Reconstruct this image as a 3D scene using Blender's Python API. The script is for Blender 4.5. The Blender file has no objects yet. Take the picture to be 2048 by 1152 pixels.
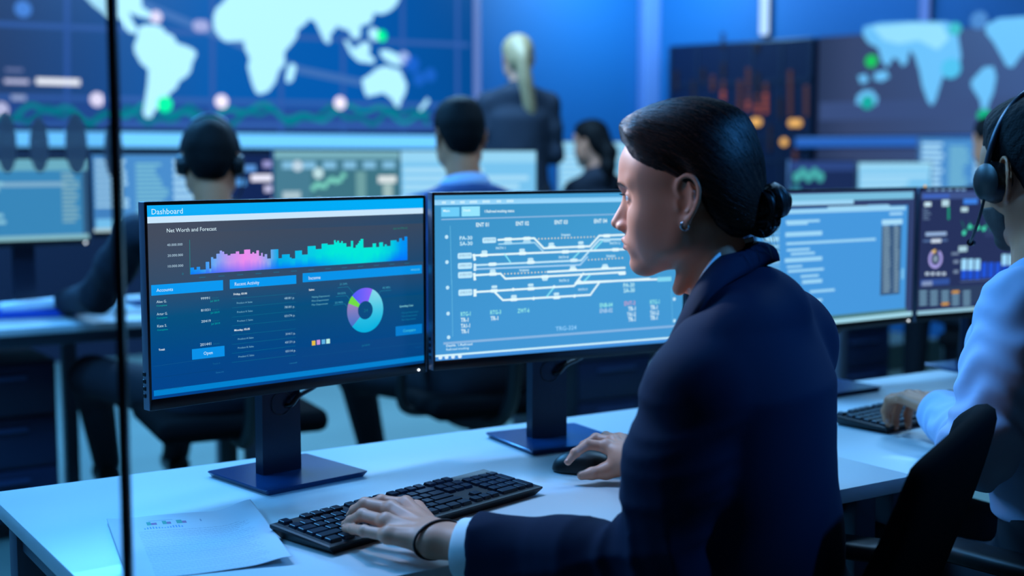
import bpy, bmesh, math, random
import numpy as np
from mathutils import Vector, Matrix
from mathutils.geometry import tessellate_polygon
from mathutils.bvhtree import BVHTree
SC = bpy.context.scene
COL = SC.collection
random.seed(4); RNG = np.random.default_rng(4)
PI = math.pi
# ---------------------------------------------------------------- camera (world axes follow the desk: X along it, Y away from it)
FPX = 2650.0; HOR = 317.0
PITCH = math.atan((576 - HOR) / FPX)
HA = math.radians(56.8)
RGT = np.array([math.sin(HA), -math.cos(HA), 0.0]); FH = np.array([math.cos(HA), math.sin(HA), 0.0]); ZZ = np.array([0, 0, 1.0])
FWD = FH * math.cos(PITCH) - ZZ * math.sin(PITCH); UPV = FH * math.sin(PITCH) + ZZ * math.cos(PITCH)
CAM = np.array([0, 0, 1.27])
def ray(x, y): return RGT * (x - 1024) / FPX + UPV * (576 - y) / FPX + FWD
def onz(x, y, z): d = ray(x, y); return CAM + d * (z - CAM[2]) / d[2]
def ond(x, y, dep): return CAM + ray(x, y) * dep
def ony(x, y, wy): d = ray(x, y); return CAM + d * (wy - CAM[1]) / d[1]
def onplane(x, y, o, n): d = ray(x, y); return CAM + d * (np.dot(o - CAM, n) / np.dot(d, n))
cd = bpy.data.cameras.new('camera'); co = bpy.data.objects.new('camera', cd); COL.objects.link(co)
co.matrix_world = Matrix(((RGT[0], UPV[0], -FWD[0], CAM[0]), (RGT[1], UPV[1], -FWD[1], CAM[1]), (RGT[2], UPV[2], -FWD[2], CAM[2]), (0, 0, 0, 1)))
cd.sensor_width = 36; cd.lens = 36 * FPX / 2048; cd.clip_start = 0.05; cd.clip_end = 60
cd.dof.use_dof = True; cd.dof.focus_distance = 1.98; cd.dof.aperture_fstop = 2.55; cd.dof.aperture_blades = 0
SC.camera = co
SC.view_settings.view_transform = 'Standard'; SC.view_settings.look = 'None'; SC.view_settings.gamma = 1; SC.view_settings.exposure = 0
SC.view_settings.use_curve_mapping = False
# ---------------------------------------------------------------- materials
def lin(c):
    if isinstance(c, str):
        c = tuple(int(c[i:i + 2], 16) for i in (0, 2, 4))
    return tuple(((v / 255) / 12.92 if v / 255 <= .04045 else ((v / 255 + .055) / 1.055) ** 2.4) for v in c)
MATS = {}
def mat(name, c, rough=.5, metal=0, spec=.5, bump=None, var=None, coat=0, sheen=0):
    if name in MATS: return MATS[name]
    m = bpy.data.materials.new(name); m.use_nodes = True; nt = m.node_tree; b = nt.nodes['Principled BSDF']
    col = lin(c); b.inputs['Base Color'].default_value = (*col, 1); b.inputs['Roughness'].default_value = rough
    b.inputs['Metallic'].default_value = metal; b.inputs['Specular IOR Level'].default_value = spec
    b.inputs['Coat Weight'].default_value = coat; b.inputs['Sheen Weight'].default_value = sheen
    tc = nt.nodes.new('ShaderNodeTexCoord')
    if var:   # (scale, amount)
        n = nt.nodes.new('ShaderNodeTexNoise'); n.inputs['Scale'].default_value = var[0]; n.inputs['Detail'].default_value = 4
        nt.links.new(tc.outputs['Object'], n.inputs['Vector'])
        mx = nt.nodes.new('ShaderNodeMixRGB'); mx.inputs[1].default_value = (*[v * (1 - var[1]) for v in col], 1); mx.inputs[2].default_value = (*[min(1, v * (1 + var[1])) for v in col], 1)
        nt.links.new(n.outputs['Fac'], mx.inputs[0]); nt.links.new(mx.outputs[0], b.inputs['Base Color'])
    if bump:  # (scale, strength, distance)
        n = nt.nodes.new('ShaderNodeTexNoise'); n.inputs['Scale'].default_value = bump[0]; n.inputs['Detail'].default_value = 3
        nt.links.new(tc.outputs['Object'], n.inputs['Vector'])
        bp = nt.nodes.new('ShaderNodeBump'); bp.inputs['Strength'].default_value = bump[1]; bp.inputs['Distance'].default_value = bump[2]
        nt.links.new(n.outputs['Fac'], bp.inputs['Height']); nt.links.new(bp.outputs[0], b.inputs['Normal'])
    MATS[name] = m; return m
def emat(name, c, s=1.0):
    if name in MATS: return MATS[name]
    m = mat(name, (5, 5, 6), .35); b = m.node_tree.nodes['Principled BSDF']
    b.inputs['Emission Color'].default_value = (*lin(c), 1); b.inputs['Emission Strength'].default_value = s
    return m
def vmat(name, s=1.0):     # a lit display: emits the picture stored on its faces
    if name in MATS: return MATS[name]
    m = mat(name, (4, 4, 5), .3, spec=.3); nt = m.node_tree; b = nt.nodes['Principled BSDF']
    a = nt.nodes.new('ShaderNodeVertexColor'); a.layer_name = 'Picture'
    nt.links.new(a.outputs[0], b.inputs['Emission Color']); b.inputs['Emission Strength'].default_value = s
    return m
# ---------------------------------------------------------------- objects
def link(o, parent=None):
    COL.objects.link(o)
    if parent is not None: o.parent = parent
    return o
def meta(o, label=None, cat=None, group=None, kind=None):
    for k, v in (('label', label), ('category', cat), ('group', group), ('kind', kind)):
        if v: o[k] = v
    return o
def thing(name, label, cat, loc=(0, 0, 0), rz=0, group=None):
    o = link(bpy.data.objects.new(name, None)); o.location = loc; o.rotation_euler = (0, 0, rz); o.empty_display_size = .05
    return meta(o, label, cat, group)
def smooth(me, ang=None):
    for p in me.polygons: p.use_smooth = True
    if ang is not None: me.set_sharp_from_angle(angle=math.radians(ang))
def bobj(name, bm, m, parent=None, sm=None):
    me = bpy.data.meshes.new(name)
    bmesh.ops.recalc_face_normals(bm, faces=bm.faces[:])
    bm.to_mesh(me); bm.free()
    if m: me.materials.append(m)
    if sm is not None: smooth(me, sm)
    return link(bpy.data.objects.new(name, me), parent)
def M4(loc=(0, 0, 0), rz=0, rx=0, ry=0):
    return Matrix.Translation(loc) @ Matrix.Rotation(rz, 4, 'Z') @ Matrix.Rotation(ry, 4, 'Y') @ Matrix.Rotation(rx, 4, 'X')
def box(bm, c, s, bev=0, mx=None, seg=2):
    mm = Matrix.Translation(c) @ Matrix.Diagonal((*s, 1))
    if mx is not None: mm = mx @ mm
    r = bmesh.ops.create_cube(bm, size=1, matrix=mm)
    if bev:
        es = list({e for v in r['verts'] for e in v.link_edges})
        bmesh.ops.bevel(bm, geom=es, offset=bev, segments=seg, profile=.5, affect='EDGES')
def cyl(bm, a, b, r0, r1=None, n=20, caps=True):
    a = Vector(a); b = Vector(b); d = b - a
    q = d.to_track_quat('Z', 'Y').to_matrix().to_4x4()
    bmesh.ops.create_cone(bm, cap_ends=caps, segments=n, radius1=r0, radius2=r0 if r1 is None else r1, depth=d.length, matrix=Matrix.Translation((a + b) / 2) @ q)
def ball(bm, c, r, u=20, v=14, s=(1, 1, 1)):
    bmesh.ops.create_uvsphere(bm, u_segments=u, v_segments=v, radius=r, matrix=Matrix.Translation(c) @ Matrix.Diagonal((*s, 1)))
def tube(bm, pts, r, n=8, closed=False):
    pts = [Vector(p) for p in pts]; rings = []; N = len(pts); up = Vector((0, 0, 1))
    rr = r if hasattr(r, '__len__') else [r] * N
    for i, p in enumerate(pts):
        t = (pts[(i + 1) % N] - pts[i - 1]) if closed else (pts[min(i + 1, N - 1)] - pts[max(i - 1, 0)])
        t.normalize(); x = t.cross(up)
        if x.length < 1e-3: x = t.cross(Vector((1, 0, 0)))
        x.normalize(); y = x.cross(t); up = y
        rings.append([bm.verts.new(p + (x * math.cos(2 * PI * k / n) + y * math.sin(2 * PI * k / n)) * rr[i]) for k in range(n)])
    for i in range(N if closed else N - 1):
        A = rings[i]; B = rings[(i + 1) % N]
        for k in range(n): bm.faces.new((A[k], A[(k + 1) % n], B[(k + 1) % n], B[k]))
    if not closed:
        bm.faces.new(rings[0][::-1]); bm.faces.new(rings[-1])
def prism(bm, poly, z0, z1, mx=None):
    mx = mx or Matrix()
    a = [bm.verts.new(mx @ Vector((x, y, z0))) for x, y in poly]; b = [bm.verts.new(mx @ Vector((x, y, z1))) for x, y in poly]; n = len(poly)
    for i in range(n): bm.faces.new((a[i], a[(i + 1) % n], b[(i + 1) % n], b[i]))
    bm.faces.new(a[::-1]); bm.faces.new(b)
def rrect(w, h, r, n=5, cx=0, cy=0):
    out = []
    for (sx, sy, a0) in ((1, 1, 0), (-1, 1, 90), (-1, -1, 180), (1, -1, 270)):
        for k in range(n + 1):
            a = math.radians(a0 + 90 * k / n)
            out.append((cx + sx * (w / 2 - r) + r * math.cos(a), cy + sy * (h / 2 - r) + r * math.sin(a)))
    return out
def catmull(pts, n=8, closed=False):
    P = [np.array(p, float) for p in pts]; out = []; N = len(P)
    for i in range(N if closed else N - 1):
        p0 = P[(i - 1) % N] if closed or i > 0 else P[i]; p1 = P[i]; p2 = P[(i + 1) % N]; p3 = P[(i + 2) % N] if closed or i + 2 < N else P[(i + 1) % N]
        for k in range(n):
            t = k / n
            out.append(.5 * ((2 * p1) + (-p0 + p2) * t + (2 * p0 - 5 * p1 + 4 * p2 - p3) * t * t + (-p0 + 3 * p1 - 3 * p2 + p3) * t ** 3))
    if not closed: out.append(P[-1])
    return out
def copy_tree(o, parent=None):
    c = o.copy(); COL.objects.link(c)
    if parent is not None: c.parent = parent
    for ch in list(o.children): copy_tree(ch, c)
    return c
# ---------------------------------------------------------------- pictures on screens, in the plane's own metres
_TXT = {}
def text_mesh(s, bold=False):
    k = (s, bold)
    if k not in _TXT:
        cu = bpy.data.curves.new('t', 'FONT'); cu.body = s; cu.size = 1; cu.resolution_u = 2; cu.offset = .018 if bold else 0
        o = bpy.data.objects.new('t', cu); COL.objects.link(o)
        me = o.to_mesh()
        V = np.array([v.co[:2] for v in me.vertices]); Fs = [tuple(p.vertices) for p in me.polygons]
        o.to_mesh_clear(); bpy.data.objects.remove(o); bpy.data.curves.remove(cu)
        _TXT[k] = (V, Fs)
    return _TXT[k]
class Picture:
    """flat drawing on a display: o = lower-left corner, u along, v up, n towards the viewer"""
    def __init__(s, o, u, v, boost=1.0):
        s.o = np.array(o, float); s.u = np.array(u, float); s.v = np.array(v, float); s.n = np.cross(s.u, s.v); s.V = []; s.F = []; s.C = []; s.boost = boost; s.k = 0
    def px(s, x, y):
        p = onplane(x, y, s.o, s.n) - s.o
        return float(p @ s.u), float(p @ s.v)
    def add(s, pts, faces, cols, lay):
        b = len(s.V); s.V += [(x, y, lay * .00025) for x, y in pts]
        for f in faces: s.F.append([b + i for i in f]); s.C.append([cols[i] for i in f])
    def quad(s, pts, c, lay=1):     # plane coords; c one colour or four
        cs = [lin(c)] * 4 if not isinstance(c, list) else [lin(q) for q in c]
        s.add(pts, [(0, 1, 2, 3)], cs, lay)
    def rect(s, a, b, c, lay=1):    # two pixels of the photograph: top-left, bottom-right
        x0, y1 = s.px(*a); x1, y0 = s.px(*b); s.quad([(x0, y0), (x1, y0), (x1, y1), (x0, y1)], c, lay)
    def poly(s, pts, c, lay=1, pix=True):
        q = [s.px(*p) for p in pts] if pix else pts
        tr = tessellate_polygon([[Vector((x, y, 0)) for x, y in q]])
        cs = [lin(c)] * len(q); s.add(q, [tuple(t) for t in tr], cs, lay)
    def line(s, pts, w, c, lay=2, pix=True):  # w in metres
        q = [np.array(s.px(*p)) if pix else np.array(p) for p in pts]
        for a, b in zip(q, q[1:]):
            d = b - a; L = np.hypot(*d)
            if L < 1e-7: continue
            d = d / L; nrm = np.array([-d[1], d[0]]) * w / 2; e = d * w * .3
            s.quad([tuple(a - e - nrm), tuple(b + e - nrm), tuple(b + e + nrm), tuple(a - e + nrm)], c, lay)
    def disc(s, c, r, col, lay=2, n=18, pix=True):
        x, y = s.px(*c) if pix else c
        s.add([(x + r * math.cos(2 * PI * i / n), y + r * math.sin(2 * PI * i / n)) for i in range(n)], [tuple(range(n))], [lin(col)] * n, lay)
    def text(s, t, a, x1, h, c, lay=3, bold=False):   # a = pixel of baseline start, x1 = pixel column of its end, h = pixel height of a capital
        V, Fs = text_mesh(t, bold)
        x0, y0 = s.px(*a); xe, _ = s.px(x1, a[1]); _, yt = s.px(a[0], a[1] - h)
        mn = V[:, 0].min(); sx = (xe - x0) / max(V[:, 0].max() - mn, 1e-6); sy = (yt - y0) / .70
        q = [(x0 + (x - mn) * sx, y0 + y * sy) for x, y in V]
        s.add(q, Fs, [lin(c)] * len(q), lay)
    def build(s, name, m, parent, local=True):
        me = bpy.data.meshes.new(name); me.from_pydata(s.V, [], s.F)
        a = me.color_attributes.new('Picture', 'FLOAT_COLOR', 'CORNER')
        flat = [(*[x * s.boost for x in c], 1) for f in s.C for c in f]
        a.data.foreach_set('color', np.array(flat, np.float32).ravel()); me.materials.append(m)
        o = link(bpy.data.objects.new(name, me), parent)
        return o
# ================================================================ the setting
M_floor = mat('grey blue office floor', (120, 138, 130), .42, var=(3, .12), bump=(60, .1, .002))
M_wall = mat('blue painted wall', (12, 98, 158), .6, bump=(40, .05, .002))
M_walld = mat('dark navy wall panel', (14, 26, 52), .5)
M_ceil = mat('dark ceiling', (36, 44, 60), .8)
M_black = mat('black plastic', (13, 14, 17), .38, bump=(900, .12, .0003))
M_bezel = mat('black satin bezel', (14, 15, 19), .3)
M_dark = mat('dark grey metal', (34, 38, 46), .34, metal=.6)
M_stand = mat('graphite stand', (30, 38, 56), .3, metal=.4)
M_white = mat('white laminate', (205, 208, 208), .34, coat=.06)
M_leg = mat('grey powder coated steel', (84, 92, 108), .45, metal=.3)
M_chrome = mat('polished silver', (210, 212, 218), .16, metal=1)
def struct(name, bm, m):
    return meta(bobj(name, bm, m), kind='structure')
bm = bmesh.new(); box(bm, (3.5, 4, -.05), (15, 13.5, .1)); struct('floor', bm, M_floor)
bm = bmesh.new(); box(bm, (3.5, 4, 3.25), (15, 13.5, .1)); struct('ceiling', bm, M_ceil)
WY = 8.5
cor = ony(1296, 317, WY)           # corner of back wall and angled right wall
bm = bmesh.new(); box(bm, ((cor[0] - 4) / 2, WY + .06, 1.6), (cor[0] + 4, .12, 3.2)); struct('wall_back', bm, M_wall)
hd = math.radians(56.8 + 51.4); WD = np.array([-math.cos(hd), -math.sin(hd), 0])   # right wall runs towards the viewer
c0 = np.array([cor[0], WY, 0])
def rw(t, off=0, z=0): return c0 + WD * t + np.array([WD[1], -WD[0], 0]) * -off + ZZ * z   # off = out from the wall
nrm_rw = np.array([-WD[1], WD[0], 0])
if nrm_rw @ (CAM - c0) < 0: nrm_rw = -nrm_rw
def rw(t, off=0, z=0): return c0 + WD * t + nrm_rw * off + ZZ * z
ang_rw = math.atan2(WD[1], WD[0])
bm = bmesh.new(); box(bm, (3.5, -.06 if (np.cross(ZZ, WD) @ nrm_rw) > 0 else .06, 1.6), (7, .12, 3.2)); o = struct('wall_right', bm, M_wall); o.location = c0; o.rotation_euler = (0, 0, ang_rw)
bm = bmesh.new(); box(bm, (-3.56, 4, 1.6), (.12, 9, 3.2)); struct('wall_left', bm, M_walld)
# dark wainscot under the big screens
lx = cor[0]
p940 = ony(938, 300, WY)
bm = bmesh.new(); box(bm, ((p940[0] - 3.4) / 2, WY - .03, .66), (p940[0] + 3.4, .06, 1.32)); struct('trim_back', bm, M_walld)
# violet lit corner column
bm = bmesh.new(); box(bm, (cor[0] - .05, WY - .06, 1.6), (.16, .1, 3.19), .01); struct('trim_corner', bm, mat('pale corner cladding', (110, 140, 200), .4))
# raised floor under the presenter and the last row of desks
bm = bmesh.new(); box(bm, (5.0, 6.9, .08), (3.4, 3.1, .16), .01); struct('floor_platform', bm, M_floor)
# ---------------------------------------------------------------- main video wall on the back wall
zb = ony(550, 262, WY)[2]
vw = thing('video_wall', 'huge blue video wall showing a bright cyan world map across the back wall', 'video wall', ((-3.2 + p940[0]) / 2, WY, zb))
xl, xr = -3.2, p940[0]
def vwl(p): return (p[0] - vw.location.x, p[1] - vw.location.y, p[2] - vw.location.z)
bm = bmesh.new(); box(bm, (0, -.04, .85), (xr - xl, .08, 1.7)); bobj('housing', bm, M_bezel, vw)
pic = Picture((xl, WY - .085, zb), (1, 0, 0), (0, 0, 1), 1.0)
W, H = xr - xl, 1.69
def gradrect(pic, xs, cols, y0, y1, lay=0):
    for i in range(len(xs) - 1):
        pic.quad([(xs[i], y0), (xs[i + 1], y0), (xs[i + 1], y1), (xs[i], y1)], [cols[i], cols[i + 1], cols[i + 1], cols[i]], lay)
u = lambda x: pic.px(x, 150)[0]
gradrect(pic, [0, u(0), u(420), u(700), W], [(34, 52, 96), (34, 60, 106), (0, 84, 162), (0, 82, 162), (0, 68, 136)], .16, H)
gradrect(pic, [0, u(300), u(800), W], [(36, 62, 116), (30, 70, 140), (34, 70, 142), (26, 54, 112)], 0, .16)
for x in (134, 425, 562, 686, 805, 915):
    pic.line([(x, 262), (x, -60)], .03, (42, 84, 158), 1)
for a, b in (((-60, 45), (935, 90)), ((-60, 192), (935, 212)), ((-60, 248), (935, 252))):
    pic.line([a, b], .03, (46, 88, 160), 1)
pic.line([(235, -12), (460, 80), (600, 140), (720, 165)], .05, (58, 104, 170), 2)
wav = [(x, 232 + 12 * math.sin(x * .045) + 8 * math.sin(x * .11 + 1)) for x in range(-40, 870, 14)]
pic.line(wav, .035, (0, 104, 128), 2)
wav = [(x, 226 + 12 * math.sin(x * .03 + 2) + 9 * math.sin(x * .08)) for x in range(-40, 870, 14)]
pic.line(wav, .03, (0, 126, 140), 2)
CY = (172, 232, 255)
A = lambda L: [(x / 3.84, y / 3.84) for x, y in L]
B = lambda L: [(400 + x / 3.657, y / 3.657) for x, y in L]
maps = [[(140, -60), (165, -10), (176, 0), (186, 11), (202, 23), (212, 32), (226, 39), (238, 38), (246, 52), (258, 65), (272, 68), (274, 56), (265, 42), (258, 24), (275, 32), (300, 38), (312, 36), (300, 24), (284, 14), (280, -60)],
        A([(1060, 215), (1105, 190), (1190, 190), (1245, 210), (1275, 250), (1330, 275), (1360, 330), (1450, 360), (1500, 390), (1508, 420), (1478, 480), (1463, 550), (1430, 590), (1380, 620), (1350, 680), (1300, 720), (1280, 770), (1230, 810), (1190, 850), (1160, 905), (1120, 905), (1098, 870), (1112, 780), (1132, 640), (1138, 535), (1080, 485), (1033, 400), (1028, 350), (1052, 290)]),
        B([(95, 130), (115, 65), (165, 20), (215, -40), (200, -220), (1450, -220), (1455, 0), (1428, 45), (1390, 80), (1330, 105), (1275, 95), (1250, 165), (1170, 195), (1175, 250), (1150, 290), (1110, 270), (1080, 215), (1050, 215), (1005, 190), (950, 260), (955, 305), (938, 320), (910, 302), (880, 240), (842, 160), (800, 140), (770, 175), (712, 220), (712, 260), (680, 310), (618, 380), (618, 470), (578, 515), (548, 605), (500, 668), (440, 690), (410, 678), (382, 615), (362, 540), (348, 490), (362, 430), (328, 360), (320, 300), (250, 302), (190, 306), (150, 280), (103, 215)]),
        B([(1050, 290), (1085, 300), (1120, 360), (1165, 330), (1215, 300), (1245, 340), (1235, 400), (1280, 430), (1270, 465), (1160, 452), (1100, 395)]),
        B([(1310, 370), (1370, 365), (1450, 398), (1490, 450), (1475, 480), (1410, 472), (1335, 425)]),
        B([(1185, 580), (1235, 550), (1295, 500), (1350, 482), (1420, 500), (1460, 510), (1488, 565), (1512, 622), (1498, 690), (1470, 735), (1458, 785), (1435, 780), (1398, 722), (1340, 680), (1270, 698), (1218, 708), (1195, 650)]),
        B([(1660, 715), (1678, 740), (1635, 795), (1608, 815), (1602, 790), (1635, 755)]),
        B([(655, 470), (688, 467), (703, 492), (680, 585), (650, 607), (628, 595), (632, 530)]),
        B([(1235, 215), (1275, 200), (1310, 230), (1320, 290), (1270, 300), (1235, 265)])]
for q in maps: pic.poly(q, CY, 3)
for p, r, c in ((B([(1328, 262)])[0], .04, (0, 245, 150)), (A([(1265, 800)])[0], .05, (0, 245, 160)), ((46, 18), .05, (70, 130, 215)), ((194, 199), .045, (235, 225, 250)), ((443, 203), .045, (240, 230, 250)), ((680, 206), .045, (240, 230, 250)), ((2, 219), .045, (190, 190, 225)), ((312, 34), .04, (210, 205, 235)), ((397, 52), .04, (150, 160, 210)), ((407, 52), .04, (150, 160, 210)), ((808, 116), .045, (150, 175, 225)), ((824, 128), .06, (20, 90, 190)), ((838, 158), .05, (20, 90, 185)), ((860, 150), .05, (20, 90, 185))):
    pic.disc(p, r, c, 4)
pic.rect((10, 136), (46, 144), (104, 116, 160), 3); pic.rect((72, 156), (160, 171), (250, 250, 255), 4); pic.rect((8, 158), (58, 168), (190, 190, 220), 3); pic.rect((22, 190), (52, 201), (150, 165, 205), 3)
o = pic.build('picture', vmat('video wall picture', 1.2), vw); o.location = vwl(pic.o); o.rotation_euler = (PI / 2, 0, 0)
bm = bmesh.new(); box(bm, (W / 2 + .015, -.05, .84), (.05, .1, 1.7)); o = bobj('frame', bm, emat('white frame glow', (104, 134, 205), .9), vw); o['label'] = 'pale glowing upright frame edge'
# light strip under it
ls = thing('light_strip', 'long pale blue light strip under the video wall', 'light', ((xl + xr) / 2, WY - .06, zb - .068))
bm = bmesh.new(); box(bm, (0, -.02, 0), (W, .05, .092), .015); bobj('diffuser', bm, emat('blue tube glow', (104, 192, 255), 1.3), ls)
bm = bmesh.new(); box(bm, (0, .02, 0), (W + .02, .05, .12), .01); bobj('channel', bm, M_dark, ls)
# ---------------------------------------------------------------- glowing panel for the reflected map, and server cabinet, on the right wall
def rpic(name, t0, t1, z0, z1, off): 
    return Picture(rw(t0, off, z0), WD, ZZ)
def solve_t(x):       # distance along the right wall of a photo column
    d = ray(x, 317); d = d / 1.0
    A_ = np.array([[WD[0], -d[0]], [WD[1], -d[1]]]); b = CAM[:2] - c0[:2]
    return float(np.linalg.solve(A_, b)[0])
tA, tB, tC, tD = solve_t(1345), solve_t(1640), solve_t(2048) + .9, solve_t(1300)
ztop = 2.16
def wall_unit(name, label, t0, t1, z0, z1):
    o = thing(name, label, 'video wall' if 'video' in name else 'server cabinet', tuple(rw((t0 + t1) / 2, 0, z0)), ang_rw)
    return o
sgn = 1 if (np.cross(ZZ, WD) @ nrm_rw) > 0 else -1     # local +y is out of the wall when 1
rv = thing('video_wall', 'grey video wall with a mirrored cyan map on the angled right wall', 'video wall', tuple(rw((tB + tC) / 2, 0, 1.2)), ang_rw)  # lit panel imitating the main map's reflection in the glass wall
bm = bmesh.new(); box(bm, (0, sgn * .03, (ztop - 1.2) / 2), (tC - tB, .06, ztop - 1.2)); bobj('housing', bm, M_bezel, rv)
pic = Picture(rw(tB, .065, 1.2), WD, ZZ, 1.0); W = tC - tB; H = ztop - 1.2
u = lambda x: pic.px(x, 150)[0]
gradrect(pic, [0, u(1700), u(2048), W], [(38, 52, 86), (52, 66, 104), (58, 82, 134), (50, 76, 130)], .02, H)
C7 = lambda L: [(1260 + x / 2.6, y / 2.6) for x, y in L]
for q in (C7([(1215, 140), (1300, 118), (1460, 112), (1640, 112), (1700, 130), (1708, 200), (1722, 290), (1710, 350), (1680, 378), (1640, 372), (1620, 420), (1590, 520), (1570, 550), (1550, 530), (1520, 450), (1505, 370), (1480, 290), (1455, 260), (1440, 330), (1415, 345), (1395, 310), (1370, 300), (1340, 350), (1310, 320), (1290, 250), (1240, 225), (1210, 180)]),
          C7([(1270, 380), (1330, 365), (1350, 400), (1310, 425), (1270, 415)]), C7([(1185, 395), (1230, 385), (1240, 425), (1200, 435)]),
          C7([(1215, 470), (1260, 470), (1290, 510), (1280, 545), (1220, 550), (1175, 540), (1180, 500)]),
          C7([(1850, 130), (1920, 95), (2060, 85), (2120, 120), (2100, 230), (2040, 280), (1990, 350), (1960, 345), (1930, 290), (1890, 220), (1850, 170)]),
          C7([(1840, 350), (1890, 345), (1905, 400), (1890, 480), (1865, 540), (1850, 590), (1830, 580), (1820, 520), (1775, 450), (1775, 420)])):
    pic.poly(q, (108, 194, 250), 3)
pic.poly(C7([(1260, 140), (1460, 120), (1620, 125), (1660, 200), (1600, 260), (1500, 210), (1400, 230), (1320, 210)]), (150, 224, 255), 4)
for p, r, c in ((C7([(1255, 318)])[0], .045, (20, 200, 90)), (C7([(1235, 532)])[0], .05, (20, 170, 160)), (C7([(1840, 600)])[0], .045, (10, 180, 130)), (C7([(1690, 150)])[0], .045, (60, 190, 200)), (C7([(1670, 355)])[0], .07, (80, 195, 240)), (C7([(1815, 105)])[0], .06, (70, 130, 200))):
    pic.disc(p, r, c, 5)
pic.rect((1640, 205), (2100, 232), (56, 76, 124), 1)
o = pic.build('picture', vmat('reflected map glow', 1.0), rv); o.location = (-(W / 2), sgn * .065, 0); o.rotation_euler = (PI / 2, 0, 0) if sgn < 0 else (PI / 2, 0, 0)
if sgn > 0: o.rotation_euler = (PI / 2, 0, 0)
rl = thing('light_strip', 'blue light strip under the reflected map panel', 'light', tuple(rw((solve_t(1610) + tC) / 2, .03, 1.36)), ang_rw)
z0 = (CAM + ray(1730, 274) * ((rw(solve_t(1730)) - CAM) @ FH) / (ray(1730, 274) @ FH))[2]; z1 = (CAM + ray(1730, 294) * ((rw(solve_t(1730)) - CAM) @ FH) / (ray(1730, 294) @ FH))[2]
rl.location.z = (z0 + z1) / 2
bm = bmesh.new(); box(bm, (0, sgn * .125, 0), (tC - solve_t(1610), .04, z0 - z1), .01); bobj('diffuser', bm, emat('deep blue glow', (38, 98, 190), 1.0), rl)
bm = bmesh.new(); box(bm, (0, sgn * .095, 0), (tC - solve_t(1610), .02, z0 - z1 + .02)); bobj('channel', bm, M_dark, rl)
# dark glass fronted server cabinet with rows of amber lamps
sv = thing('server_cabinet', 'tall dark server cabinet front with rows of orange lamps beside the mirrored map', 'server cabinet', tuple(rw((tA + tB) / 2, 0, 0)), ang_rw)
Ws = tB - tA - .05
bm = bmesh.new(); box(bm, (0, sgn * .05, ztop / 2), (Ws, .1, ztop), .01); bobj('body', bm, mat('server cabinet black', (8, 22, 52), .35), sv)
bm = bmesh.new()
for k in range(6): box(bm, (-Ws / 2 + Ws * k / 5 * .98 + .01, sgn * .103, ztop / 2), (.025, .012, ztop - .02))
for z in (1.25, 1.42, 1.85): box(bm, (0, sgn * .103, z), (Ws, .012, .03))
bobj('door_frame', bm, mat('server door frame', (16, 30, 56), .4), sv)
def srv(p):          # photo pixel -> local point on the cabinet front
    q = onplane(p[0], p[1], rw(0, .112), nrm_rw); d = q - np.array(rw((tA + tB) / 2, 0, 0)); return (float(d @ WD), sgn * .112, float(q[2]))
nl = 0
lampm = [emat('amber lamp %d' % i, c, s) for i, (c, s) in enumerate((((186, 96, 72), .6), ((130, 84, 76), .32), ((66, 60, 80), .25), ((235, 178, 96), 1.1)))]
lm = {}
def lamp(p, m, r):
    global nl
    k = (m, r)
    if k not in lm:
        b = bmesh.new(); cyl(b, (0, -.004, 0), (0, .004, 0), r, n=14); o = bobj('status_lamp', b, lampm[m], sv); lm[k] = o
    else:
        o = lm[k].copy(); COL.objects.link(o)
    o.location = srv(p); nl += 1
for cx, y0, y1, m in ((1446, 70, 100, 2), (1352, 145, 185, 2), (1386, 165, 200, 2), (1406, 140, 165, 2), (1425, 155, 185, 1), (1446, 165, 200, 0), (1446, 130, 160, 2), (1479, 165, 225, 1), (1496, 185, 225, 0), (1496, 140, 180, 1), (1515, 192, 225, 0), (1515, 150, 185, 2), (1531, 170, 225, 0), (1514, 88, 100, 2), (1580, 145, 230, 1), (1612, 175, 235, 1), (1560, 200, 235, 2), (1478, 205, 225, 0), (1540, 255, 300, 2), (1590, 305, 318, 1)):
    y = y0
    while y < y1: lamp((cx, y), m if y > y0 + 12 else max(m, 1), .018); y += 10.5
for p in ((1508, 244), (1516, 244), (1584, 246), (1596, 246), (1568, 284)): lamp(p, 3, .03)
# glowing bars put in for the vertical streaks of reflected light above
for i, (x, lab) in enumerate(((1530, 'white glowing bar for a vertical light streak above the dark server cabinet'), (1846, 'pale glowing bar for a vertical light streak above the reflected map panel'))):
    t = solve_t(x); L = thing('light_streak', lab, 'light', tuple(rw(t, .04, 2.46)), ang_rw, 'vertical light streaks')
    bm = bmesh.new(); box(bm, (0, sgn * .01, 0), (.075, .03, .52), .012); bobj('diffuser', bm, emat('light streak glow %d' % i, (170, 208, 255) if i == 0 else (84, 128, 225), 1.3 if i == 0 else .9), L)
    bm = bmesh.new(); box(bm, (0, -sgn * .015, 0), (.09, .05, .54), .01); bobj('back_plate', bm, M_dark, L)
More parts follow.
